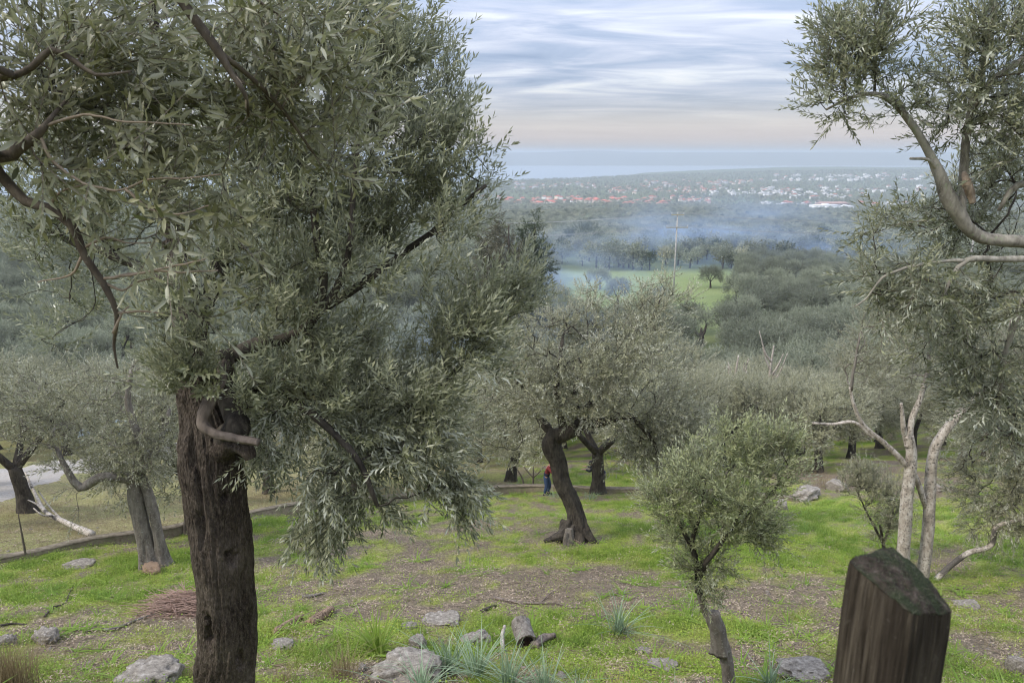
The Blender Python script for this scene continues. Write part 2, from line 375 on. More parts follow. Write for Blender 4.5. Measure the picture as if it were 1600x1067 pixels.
# ------------------------------------------------------------------ tubes
def frames(pts):
    t = np.gradient(pts, axis=0); t /= np.linalg.norm(t, axis=1, keepdims=True) + 1e-9
    a = np.array([0.31, 0.95, 0.05]) if abs(t[0][1]) < .8 else np.array([1.0, 0.1, 0])
    u_ = []; p = a
    for i in range(len(t)):
        p = p - t[i] * np.dot(p, t[i]); p = p / (np.linalg.norm(p) + 1e-9); u_.append(p)
    u_ = np.array(u_); return t, u_, np.cross(t, u_)
def smooth_path(pts, step, rads=None):
    pts = np.asarray(pts, float); n_ = len(pts)
    if rads is None: rads = np.zeros(n_)
    rads = np.asarray(rads, float)
    Q = []; R = []
    ext = np.vstack([2 * pts[0] - pts[1], pts, 2 * pts[-1] - pts[-2]])
    for i in range(n_ - 1):
        p0, p1, p2, p3 = ext[i:i + 4]; k = max(2, int(np.linalg.norm(p2 - p1) / step))
        for j in range(k):
            s = j / k
            Q.append(.5 * ((2 * p1) + (p2 - p0) * s + (2 * p0 - 5 * p1 + 4 * p2 - p3) * s * s + (3 * p1 - p0 - 3 * p2 + p3) * s ** 3))
            R.append(rads[i] * (1 - s) + rads[i + 1] * s)
    Q.append(pts[-1]); R.append(rads[-1]); return np.array(Q), np.array(R)
class TubeSet:
    def __init__(s): s.V = []; s.F = []; s.n = 0; s.T = []
    def add(s, pts, rad, sides=5, rough=None, cap=True):
        pts = np.asarray(pts, float); rad = np.asarray(rad, float)
        t, a, b = frames(pts); m = len(pts)
        th = np.arange(sides) * 2 * np.pi / sides
        ring = a[:, None, :] * np.cos(th)[None, :, None] + b[:, None, :] * np.sin(th)[None, :, None]
        rr = rad[:, None] * np.ones((1, sides))
        if rough: rr = rr * rough(pts, ring, th, rad)
        V = (pts[:, None, :] + ring * rr[..., None]).reshape(-1, 3)
        ix = np.arange(m * sides).reshape(m, sides); jx = np.roll(ix, -1, 1)
        F_ = np.stack([ix[:-1], jx[:-1], jx[1:], ix[1:]], -1).reshape(-1, 4)
        s.V.append(V); s.F.append(F_ + s.n)
        if cap:
            s.V.append(np.array([pts[0] - t[0] * rad[0] * .15, pts[-1] + t[-1] * rad[-1] * .15]))
            c0 = m * sides; c1 = c0 + 1
            s.T.append(np.stack([np.full(sides, c0), jx[0], ix[0]], -1) + s.n); s.T.append(np.stack([np.full(sides, c1), ix[-1], jx[-1]], -1) + s.n)
            s.n += 2
        s.n += m * sides
    def mesh(s, name, mat, smooth=True):
        FS = [(np.concatenate(s.F), 0)]
        if s.T: FS.append((np.concatenate(s.T), 0))
        return mesh_np(name, np.concatenate(s.V), FS, mat, smooth=smooth)

# ------------------------------------------------------------------ twigs with leaves
def leaf_geo(base, d, nrm, L, Wd, hi):
    side = np.cross(d, nrm)
    if hi:
        c = nrm * Wd * .16
        v = [base, base + d * L * .30 - side * Wd * .44 + c, base + d * L * .66 - side * Wd * .40 + c - nrm * L * .03, base + d * L - nrm * L * .08,
             base + d * L * .66 + side * Wd * .40 + c - nrm * L * .03, base + d * L * .30 + side * Wd * .44 + c, base + d * L * .5 - nrm * L * .01]
        f = [(0, 6, 1), (1, 6, 2), (2, 6, 3), (0, 5, 6), (5, 4, 6), (4, 3, 6)]
    else:
        v = [base, base + d * L * .48 - side * Wd * .5, base + d * L - nrm * L * .06, base + d * L * .48 + side * Wd * .5]
        f = [(0, 2, 1), (0, 3, 2)]
    return v, f
def twig_template(r, length, pairs, L, Wd, hi=False, spread=48, bend=.12, stemw=.0016):
    V = []; F_ = []; rnd = []; T = []
    ph = r.uniform(0, 6.28); bx, by = r.normal(0, bend, 2)
    def stem(s): return np.array([bx * s * s * length, by * s * s * length, s * length])
    for i in range(pairs):
        s = (i + .6) / pairs; ph += math.pi / 2 + r.normal(0, .3)
        for k in (0, 1):
            if r.random() < .07: continue
            a = ph + k * math.pi + r.normal(0, .15); sp_ = math.radians(spread * (1.12 - .45 * s) + r.normal(0, 9))
            rad = np.array([math.cos(a), math.sin(a), 0]); d = rad * math.sin(sp_) + np.array([0, 0, 1]) * math.cos(sp_)
            nrm = np.array([0, 0, 1]) * math.sin(sp_) - rad * math.cos(sp_); nrm = nrm + r.normal(0, .25, 3); nrm -= d * np.dot(nrm, d); nrm /= np.linalg.norm(nrm)
            ll = L * r.uniform(.7, 1.15) * (1 - .35 * abs(s - .45)); b = stem(s + r.uniform(-.02, .02))
            v, f = leaf_geo(b, d, nrm, ll, Wd * r.uniform(.8, 1.2), hi); o = len(V); V += v
            F_ += [tuple(o + q for q in t) for t in f]; rv = r.random(); rnd += [rv] * len(f)
    v, f = leaf_geo(stem(1), np.array([bx, by, 1.0]) / np.linalg.norm([bx, by, 1]), np.array([1.0, 0, 0]), L * .8, Wd * .8, hi); o = len(V); V += v
    F_ += [tuple(o + q for q in t) for t in f]; rnd += [r.random()] * len(f)
    # stem: two crossed ribbons in three segments
    nl = len(F_); st = []
    for ax in (np.array([.7, .7, 0]),):
        for q in range(3):
            s0, s1 = q / 3, (q + 1) / 3; o = len(V)
            V += [stem(s0) - ax * stemw, stem(s0) + ax * stemw, stem(s1) + ax * stemw * .8, stem(s1) - ax * stemw * .8]
            st += [(o, o + 1, o + 2), (o, o + 2, o + 3)]
    return np.array(V), np.array(F_), np.array(st), np.array(rnd)
def place_twigs(tmpls, pos, dirs, scale, r, upbias=0.0):
    Vs = []; Fl = []; Fs = []; R = []; off = 0
    pick = r.integers(0, len(tmpls), len(pos))
    for ti, (TV, TF, TS, TR) in enumerate(tmpls):
        sel = np.nonzero(pick == ti)[0]
        if not len(sel): continue
        d = dirs[sel] + np.array([0, 0, upbias]); d /= np.linalg.norm(d, axis=1, keepdims=True) + 1e-9
        a = r.normal(0, 1, (len(sel), 3)); a -= d * (a * d).sum(1, keepdims=True); a /= np.linalg.norm(a, axis=1, keepdims=True) + 1e-9
        b = np.cross(d, a); s = scale[sel] if np.ndim(scale) else np.full(len(sel), scale)
        Rm = np.stack([a, b, d], 1) * s[:, None, None]              # rows are the axes
        V = np.einsum('vk,nkj->nvj', TV, Rm) + pos[sel][:, None, :]
        nv = len(TV); offs = off + np.arange(len(sel)) * nv
        fl_ = (TF[None] + offs[:, None, None]); dn = d[:, 2] < -.05; fl_[dn] = fl_[dn][:, :, ::-1]; Fl.append(fl_.reshape(-1, 3)); Fs.append((TS[None] + offs[:, None, None]).reshape(-1, 3))
        tw = r.random(len(sel))
        R.append(np.clip(TR[None] * .65 + tw[:, None] * .35, 0, 1).reshape(-1)); Vs.append(V.reshape(-1, 3)); off += nv * len(sel)
    return np.concatenate(Vs), np.concatenate(Fl), np.concatenate(Fs), np.concatenate(R)
def crown_mesh(name, tmpls, pos, dirs, scale, r, leafm, twigm, upbias=0.0, stems=True, up2=None):
    V, Fl, Fs, R = place_twigs(tmpls, pos, dirs, scale, r, upbias)
    FS = [(Fl, 0)]; rn = R
    if stems: FS.append((Fs, 1)); rn = np.concatenate([R, np.full(len(Fs), .5)])
    return mesh_np(name, V, FS, [leafm, twigm], rnd=rn)

# ------------------------------------------------------------------ branching
class Skel:
    def __init__(s, r): s.r = r; s.pos = np.zeros((60000, 3)); s.par = np.full(60000, -1); s.fix = np.zeros(60000); s.dir = np.zeros((60000, 3)); s.n = 0; s.chains = []; s.limbs = []
    def limb(s, pts, rads, parent=None, step=.12, wob=0.0):
        Q, R = smooth_path(pts, step, rads)
        if wob: 
            k = np.stack([fbm(Q * 3.1, 3, 5), fbm(Q * 3.1 + 9, 3, 6), fbm(Q * 3.1 + 19, 3, 7)], -1) - .5; k[0] = 0; Q = Q + k * wob
        o = s.n; m = len(Q); s.pos[o:o + m] = Q; s.fix[o:o + m] = R; d = np.gradient(Q, axis=0); s.dir[o:o + m] = d / (np.linalg.norm(d, axis=1, keepdims=True) + 1e-9)
        s.par[o] = -1 if parent is None else parent; s.par[o + 1:o + m] = np.arange(o, o + m - 1); s.n += m; s.limbs.append((o, m)); return o
    def grow(s, A, step, jit=.12, skip=0, sag=0.0, maxd=None):
        s.skip = skip
        base = s.pos[skip:s.n]
        d0 = np.array([np.min(((base - a) ** 2).sum(1)) for a in A]); A = A[np.argsort(d0)]
        for a in A:
            dv = a - s.pos[skip:s.n]; dd = np.linalg.norm(dv, axis=1) + 1e-6
            cs = (dv * s.dir[skip:s.n]).sum(1) / dd
            i = int(np.argmin(dd * (1.35 - .35 * cs))) + skip; d = dd[i - skip]
            if maxd and d > maxd: continue
            k = max(1, int(math.ceil(d / step))); p0 = s.pos[i]; c = p0 + s.dir[i] * d * .45 + np.array([0, 0, sag * d])
            tt = (np.arange(1, k + 1) / k)[:, None]
            Q = (1 - tt) ** 2 * p0 + 2 * tt * (1 - tt) * c + tt ** 2 * a + s.r.normal(0, jit * step, (k, 3)) * (1 - tt * .5)
            o = s.n
            if o + k >= 60000: break
            s.pos[o:o + k] = Q; s.par[o] = i; s.par[o + 1:o + k] = np.arange(o, o + k - 1)
            full = np.vstack([p0, Q]); dr = np.diff(full, axis=0); s.dir[o:o + k] = dr / (np.linalg.norm(dr, axis=1, keepdims=True) + 1e-9)
            s.n += k; s.chains.append((i, o, k))
    def radii(s, tip, e=2.2, cap=None):
        r = np.zeros(s.n); acc = np.zeros(s.n)
        has = np.zeros(s.n, bool); 
        for i in range(s.n - 1, -1, -1):
            v = tip ** e if acc[i] == 0 else acc[i]
            r[i] = v ** (1 / e)
            if s.fix[i] > 0: r[i] = s.fix[i]
            if cap and s.fix[i] == 0: r[i] = min(r[i], cap)
            if s.par[i] >= 0 and s.fix[i] == 0: acc[s.par[i]] += v
        s.rad = r
    def tubes(s, sides=4):
        t = TubeSet()
        for (i, o, k) in s.chains:
            pts = np.vstack([s.pos[i], s.pos[o:o + k]]); rr = s.rad[o:o + k]; rr = np.concatenate([[min(rr[0] * 1.15, s.rad[i])], rr])
            t.add(pts, rr, sides if rr[0] > .012 else 3, cap=False)
        return t
    def twigs(s, per, r, spread=.6, frac=.7, out=None, outw=.3):
        P_, D_ = [], []
        for (i, o, k) in s.chains:
            pts = np.vstack([s.pos[i], s.pos[o:o + k]]); m = len(pts)
            for q in range(per):
                u_ = 1 - frac * r.random() if q else 1.0
                x = u_ * (m - 1); j = min(int(x), m - 2); f = x - j; p = pts[j] * (1 - f) + pts[j + 1] * f; d = s.dir[o + min(j, k - 1)]
                dd = d + r.normal(0, spread, 3) * (1 if q else .4)
                if out is not None:
                    w = p - out; dd = dd + outw * w / (np.linalg.norm(w) + 1e-6)
                P_.append(p); D_.append(dd / (np.linalg.norm(dd) + 1e-9))
        return np.array(P_), np.array(D_)
def sample_blobs(blobs, count, r, gap=.0, gs=.6, seed=0):
    """points inside a union of ellipsoids, biased to the outside, with clumps and gaps"""
    w = np.array([b[1][0] * b[1][1] * b[1][2] for b in blobs]) ** .7 * np.array([b[2] if len(b) > 2 else 1 for b in blobs]); w /= w.sum()
    C_ = np.array([b[0] for b in blobs]); RD = np.array([b[1] for b in blobs]); res = np.zeros((0, 3))
    while len(res) < count:
        m = count * 2; k = r.choice(len(blobs), m, p=w); v = r.normal(0, 1, (m, 3)); v /= np.linalg.norm(v, axis=1, keepdims=True)
        p = C_[k] + v * RD[k] * (r.random(m) ** .45)[:, None]
        if gap: p = p[fbm(p / gs, 2, 100 + seed) >= gap]
        res = np.concatenate([res, p])
    return res[:count]

# gnarled trunk surface
def gnarl(amp=.12, ridges=7, seed=0, flare=None, hollows=0.0, pits=()):
    def f(pts, ring, th, rad):
        m = len(pts); z = np.cumsum(np.r_[0, np.linalg.norm(np.diff(pts, axis=0), axis=1)])
        R0 = rad.mean()
        q = np.stack([np.cos(th)[None, :] * 1.2 + np.zeros((m, 1)), np.sin(th)[None, :] * 1.2 + np.zeros((m, 1)), z[:, None] / R0 * .28 + np.zeros((1, len(th)))], -1)
        big = fbm(q * 1.1 + seed, 3, seed) - .5
        q2 = q * np.array([ridges * .42, ridges * .42, 1.3]); mid = np.abs(fbm(q2 + seed, 3, seed + 3) - .5) * 2
        q3 = q * np.array([ridges * 1.5, ridges * 1.5, 4.5]); fine = fbm(q3, 3, seed + 6) - .5
        o = 1 + amp * (2.6 * big - 1.0 * (1 - np.clip(mid * 2.6, 0, 1)) * .55 + 1.0 * fine * .75)
        if hollows: o = o - hollows * sstep(.64, .72, fbm(q * np.array([1.6, 1.6, 1.1]) + 31 + seed, 2, seed + 9))
        W_ = pts[:, None, :] + ring * rad[:, None, None]
        for (c_, rx_, rz_, dp_) in pits:
            dd_ = (((W_ - c_ + (np.stack([fbm(W_ * 22, 2, 41), fbm(W_ * 22, 2, 43), fbm(W_ * 22, 2, 45)], -1) - .5) * .05) / np.array([rx_, rx_ * 2, rz_])) ** 2).sum(-1); o = o - dp_ * np.exp(-dd_ * dd_) 
        if flare is not None:
            k, hgt = flare; e = np.exp(-z / hgt)[:, None]; o = o * (1 + e * (k + .35 * k * np.sin(th * 4 + seed)[None, :] + .3 * k * np.sin(th * 7 + seed * 2)[None, :]))
        return o
    return f

TW_hero = [twig_template(rng, .21 + .02 * i, 9 + i % 3, .062, .0125, i < 1, 46, .14) for i in range(5)]
TW_near = [twig_template(rng, .17 + .03 * i, 7 + i % 2, .057, .0122, True, 50, .16, .0013) for i in range(5)]
TW_mid = [twig_template(rng, .30 + .03 * i, 8, .085, .0185, False, 44, .12, .0028) for i in range(4)]
TW_low = [twig_template(rng, .42 + .04 * i, 6, .16, .042, False, 48, .12, .005) for i in range(4)]
TW_far = [twig_template(rng, .8, 3, .52, .20, False, 55, .1, .012) for i in range(3)]

def tree_obj(name, loc, label, cat='olive tree', group='olive trees of the slope'):
    return empty(name, loc, label, cat, group)
def part_local(me, root):      # meshes are built in world space, parts hang under an Empty at the base
    co = np.empty(len(me.vertices) * 3, np.float32); me.vertices.foreach_get('co', co)
    co = co.reshape(-1, 3) - np.array(root.location, np.float32); me.vertices.foreach_set('co', co.ravel()); me.update(); return me
def add_part(name, me, root): return link(name, part_local(me, root), root)

def limb_parts(sk, sides, mat, root):
    for (o, m) in sk.limbs:
        t = TubeSet(); t.add(sk.pos[o:o + m], sk.fix[o:o + m], sides, gnarl(.15, 6, o % 13)); add_part('limb', t.mesh('limb', mat), root)

# ------------------------------------------------------------------ 1. the big olive tree in front
def px_path(lst): return [P(a, b, y) for a, b, y in lst]
def blob(px, py, Y, rx, ry, ryd, w=1): 
    c = P(px, py, Y); k = m_px(c); return (c, (rx * k, ryd, ry * k), w)
def hero_tree():
    r = np.random.default_rng(3)
    Yh = 4.6
    base = P(352, 1135, Yh); base[2] = float(H(base[0], base[1])) - .08
    root = tree_obj('olive_tree', base + np.array([0, 0, .08]), 'large olive tree with thick rough trunk and pale twisted stub, filling the left half')
    K = m_px(P(350, 900, Yh))
    tp = [base, P(352, 1067, Yh), P(357, 1000, Yh), P(355, 930, Yh), P(349, 860, Yh), P(340, 790, Yh), P(331, 735, Yh), P(328, 695, Yh), P(322, 660, Yh + .02), P(306, 610, Yh + .06), P(299, 560, Yh + .12), P(292, 490, 4.8), P(275, 400, 5.0), P(264, 310, 5.12)]
    tr = np.array([58, 47, 44, 45, 46.5, 45, 46, 44, 36, 28, 25, 21, 17, 13]) * K
    Q, R = smooth_path(tp, .012, tr)
    t = TubeSet(); pits = [(P(a_, b_, Yh - .16), rx_ * K, rz_ * K, dp_) for a_, b_, rx_, rz_, dp_ in ((362, 872, 8, 13, .40), (328, 985, 8, 30, .36), (388, 940, 6, 24, .3), (352, 778, 6, 6, .25), (376, 1035, 5, 20, .2))]
    t.add(Q, R, 190, gnarl(.11, 14, 3, None, .18, pits)); add_part('trunk', t.mesh('trunk', MAT_bark), root)
    # pale twisted stub on the fork
    Q, R = smooth_path([P(352, 560, Yh - .02), P(346, 590, Yh - .10), P(336, 612, Yh - .18), P(322, 640, Yh - .24), P(316, 662, Yh - .27), P(334, 676, Yh - .29), P(366, 684, Yh - .31), P(404, 691, Yh - .34)], .01, np.array([8.5, 9.5, 9, 9.5, 8.5, 6.5, 6, 5.5]) * K)
    t = TubeSet(); t.add(Q, R, 28, gnarl(.20, 6, 9)); add_part('twisted_stub', t.mesh('stub', MAT_cutwood), root)
    Q, R = smooth_path([P(352, 690, Yh - .05), P(372, 668, Yh - .18), P(366, 650, Yh - .1), P(350, 600, Yh + .0), P(352, 562, Yh), P(350, 548, Yh)], .012, np.array([24, 18, 16, 15, 14, 12]) * K)
    t = TubeSet(); t.add(Q, R, 30, gnarl(.12, 6, 12)); add_part('limb', t.mesh('limb', MAT_bark_dark), root)
    Q, R = smooth_path([P(345, 700, Yh - .10), P(365, 690, Yh - .16), P(385, 702, Yh - .24), P(392, 716, Yh - .25)], .012, np.array([20, 17, 12, 8]) * K)
    t = TubeSet(); t.add(Q, R, 24, gnarl(.16, 6, 15)); add_part('broken_limb', t.mesh('broken_limb', MAT_bark), root)
    sk = Skel(r)
    sk.limb([P(298, 560, Yh + .12), P(290, 480, 4.8), P(272, 390, 5.0), P(262, 290, 5.15), P(250, 150, 5.3), P(230, -60, 5.5)], np.array([24, 20, 16, 12, 9, 6]) * K, step=.1, wob=.1)
    sk.limb([P(300, 540, Yh + .14), P(330, 440, 5.1), P(370, 330, 5.4), P(420, 200, 5.5), P(470, 40, 5.6), P(500, -60, 5.7)], np.array([18, 14, 11, 9, 7, 5]) * K, step=.1, wob=.12)
    sk.limb([P(352, 560, Yh), P(400, 540, 4.7), P(470, 520, 4.8), P(503, 455, 4.8), P(496, 370, 4.85), P(482, 290, 4.9), P(440, 180, 5.0)], np.array([12, 11, 9, 7, 6, 5, 3]) * K, step=.1, wob=.03)
    sk.limb([P(470, 520, 4.8), P(520, 460, 4.8), P(545, 400, 4.75), P(550, 310, 4.8), P(560, 220, 4.9)], np.array([8, 6, 5, 4, 3]) * K, step=.1, wob=.03)
    sk.limb([P(352, 620, Yh), P(430, 600, 4.8), P(520, 620, 4.9), P(620, 640, 4.9), P(700, 590, 4.9), P(740, 540, 4.95)], np.array([13, 10, 8, 7, 5, 3]) * K, step=.1, wob=.05)
    sk.limb([P(430, 600, 4.8), P(500, 660, 4.5), P(560, 720, 4.4), P(590, 790, 4.35)], np.array([7, 6, 5, 3]) * K, step=.1, wob=.05)
    sk.limb([P(480, 500, 4.85), P(600, 420, 5.2), P(690, 350, 5.3), P(760, 290, 5.3)], np.array([8, 6, 5, 3]) * K, step=.1, wob=.05)
    sk.limb([P(290, 480, 4.8), P(220, 420, 5.2), P(120, 380, 5.6), P(20, 340, 5.8)], np.array([10, 8, 6, 4]) * K, step=.1, wob=.08)
    limb_parts(sk, 12, MAT_bark_dark, root)
    B = [blob(540, 80, 5.4, 150, 160, .9), blob(630, 190, 5.3, 95, 130, .7), blob(690, 290, 5.2, 85, 110, .6), blob(430, 260, 5.2, 170, 220, 1.0), blob(500, 400, 5.1, 160, 150, .8),
         blob(290, 500, 4.35, 75, 60, .3, 2.2), blob(300, 590, 4.35, 50, 45, .2, 2.0), blob(410, 600, 4.35, 50, 60, .2, 1.4), blob(800, 470, 5.2, 50, 50, .3, 1.0), blob(290, 100, 5.6, 200, 190, .9, .55), blob(100, 120, 5.8, 180, 190, .7, .22), blob(160, 330, 5.6, 180, 140, .7, .8), blob(640, 400, 5.1, 100, 90, .6), blob(470, 560, 4.9, 120, 100, .6),
         blob(560, 610, 4.8, 150, 90, .5, 1.4), blob(515, 770, 4.5, 50, 75, .3, 1.5), blob(610, 700, 4.6, 90, 70, .35, 1.4), blob(600, 790, 4.5, 35, 40, .2, 1.6), blob(690, 640, 4.8, 70, 70, .4), blob(740, 520, 4.9, 85, 80, .4, 1.2), blob(705, 760, 4.6, 40, 50, .2, 1.8), blob(500, 820, 4.45, 30, 30, .15, 2.5), blob(80, 500, 5.7, 100, 60, .5, .7), blob(420, 690, 4.7, 40, 60, .25)]
    A = sample_blobs(B, 1780, r, .41, .34, 1)
    px_ = 800 + A[:, 0] / np.array([zcam(a) for a in A]) * FPX
    sk.grow(A, .09, .14, 8, .05); sk.radii(.0022, 2.3, .018)
    add_part('branches', sk.tubes(4).mesh('branches', MAT_bark_dark), root)
    c = P(400, 520, 5.0)
    p, d = sk.twigs(5, r, .55, .8, c, .5)
    low = sstep(.25, -.6, p[:, 2] - P(500, 640, 4.6)[2]); d[:, 2] += .95 - 1.9 * low; d[:, 0] += .15
    add_part('crown', crown_mesh('crown', TW_hero, p, d, r.uniform(.75, 1.25, len(p)), r, MAT_leaf, MAT_bark_twig, stems=False), root)
hero_tree()

# ------------------------------------------------------------------ 2. overhanging branches of the tree beside the camera
def side_tree():
    r = np.random.default_rng(8); bx, by = -3.1, 1.5
    root = tree_obj('olive_tree', (bx, by, float(H(bx, by))), 'olive tree at the left edge whose near branches hang across the top left corner')
    t = TubeSet(); z0 = float(H(bx, by)) - .1
    Q, R = smooth_path([(bx, by, z0), (bx + .05, by, z0 + .7), (bx, by + .05, z0 + 1.5), (bx + .1, by + .1, CAMZ + .3)], .03, [.24, .19, .18, .16]); t.add(Q, R, 60, gnarl(.12, 8, 2, (.5, .3)))
    add_part('trunk', t.mesh('trunk', MAT_bark), root)
    T0 = np.array([bx + .1, by + .1, CAMZ + .25]); K = m_px(P(100, 300, 2.2)); sk = Skel(r)
    sk.limb([T0, P(-160, 190, 2.0), P(-40, 230, 2.15), P(0, 272, 2.2), P(40, 315, 2.2), P(75, 325, 2.2), P(112, 352, 2.2), P(132, 400, 2.2), P(160, 440, 2.2), P(182, 490, 2.2), P(178, 540, 2.25), P(184, 575, 2.25)], np.array([16, 12, 10, 8.5, 8, 8, 7, 6.5, 6, 4, 2.5, 1.6]) * K, step=.03)
    sk.limb([T0, P(-150, 210, 2.0), P(0, 245, 2.1), P(28, 232, 2.1), P(60, 210, 2.1), P(75, 190, 2.1), P(110, 150, 2.2)], np.array([12, 10, 9, 9, 7, 4, 2]) * K, step=.03)
    sk.limb([T0, P(-100, 100, 2.0), P(0, 122, 2.1), P(50, 105, 2.1), P(80, 78, 2.1), P(115, 95, 2.1), P(150, 117, 2.1), P(205, 112, 2.1)], np.array([9, 7, 5.5, 5, 5, 4, 3, 1.5]) * K, step=.03)
    sk.limb([T0, P(-60, -200, 1.9), P(120, -150, 2.1), P(250, -60, 2.2), P(283, 0, 2.2), P(315, 45, 2.2), P(342, 82, 2.2), P(365, 120, 2.2), P(384, 150, 2.2), P(388, 182, 2.25)], np.array([14, 12, 10, 8.5, 8, 7.5, 7, 4.5, 3.5, 2]) * K, step=.03)
    sk.limb([P(342, 82, 2.2), P(390, 120, 2.3), P(440, 170, 2.4), P(490, 240, 2.5)], np.array([5, 4, 3.5, 2]) * K, step=.03)
    sk.limb([P(-60, -200, 1.9), P(150, -60, 2.3), P(330, -40, 2.4), P(430, 20, 2.4)], np.array([6, 5, 4, 2]) * K, step=.03)
    limb_parts(sk, 14, MAT_bark_brown, root)
    # bare tan twigs
    t = TubeSet()
    for pl in ([(60, 210, 2.1), (95, 265, 2.1), (140, 290, 2.1), (190, 297, 2.1), (230, 282, 2.1), (285, 279, 2.1), (345, 273, 2.1)],
               [(160, 437, 2.2), (205, 428, 2.15), (250, 424, 2.1), (300, 425, 2.1), (340, 423, 2.1)], [(160, 437, 2.2), (230, 425, 2.1), (290, 412, 2.05), (322, 404, 2.05)], [(135, 385, 2.2), (165, 372, 2.2), (195, 380, 2.2), (235, 380, 2.2)],
               [(195, 297, 2.1), (240, 330, 2.1), (285, 335, 2.1), (325, 322, 2.1)], [(75, 325, 2.2), (95, 300, 2.2), (130, 290, 2.2)], [(180, 490, 2.2), (215, 487, 2.2), (255, 490, 2.2)],
               [(165, 445, 2.2), (190, 455, 2.2), (215, 440, 2.2), (250, 432, 2.2)], [(60, 200, 2.1), (130, 180, 2.1), (190, 190, 2.1), (300, 195, 2.1)], [(365, 120, 2.2), (375, 128, 2.2), (384, 170, 2.2)], [(130, 400, 2.2), (110, 430, 2.2), (60, 440, 2.2)], [(178, 520, 2.2), (190, 490, 2.2), (200, 480, 2.2)]):
        Q, R = smooth_path(px_path(pl), .015, np.linspace(2.6, 1.0, len(pl)) * K); Q = Q + (fbm(Q * 20, 2, 4)[:, None] - .5) * .01; t.add(Q, R, 6)
    add_part('bare_twigs', t.mesh('bare_twigs', MAT_bark_tan), root)
    B = [blob(60, 40, 2.3, 110, 90, .25), blob(200, 60, 2.4, 130, 90, .3), blob(420, 60, 2.5, 110, 80, .25), blob(450, 150, 2.5, 90, 70, .25, .8), blob(520, 230, 2.6, 60, 50, .2, .7), blob(60, 180, 2.2, 90, 60, .2), blob(200, 170, 2.3, 110, 60, .2, .8),
         blob(110, 250, 2.2, 90, 50, .2, .7), blob(250, 240, 2.3, 110, 60, .2, .8), blob(260, 320, 2.2, 90, 50, .15, .7), blob(90, 350, 2.3, 70, 60, .15, .5), blob(290, 480, 2.2, 50, 45, .15, .8), blob(200, 400, 2.3, 70, 50, .15, .5), blob(340, 350, 2.3, 60, 50, .15, .5)]
    A = sample_blobs(B, 215, r, .45, .2, 5)
    sk.grow(A, .04, .14, 24, .03); sk.radii(.0013, 2.3, .006)
    add_part('branches', sk.tubes(5).mesh('branches', MAT_bark_twig), root)
    p, d = sk.twigs(3, r, .5, .6); d[:, 2] += .25; d[:, 0] += .15
    add_part('crown', crown_mesh('crown', TW_near, p, d, r.uniform(.75, 1.2, len(p)), r, MAT_leaf_near, MAT_bark_twig), root)
side_tree()

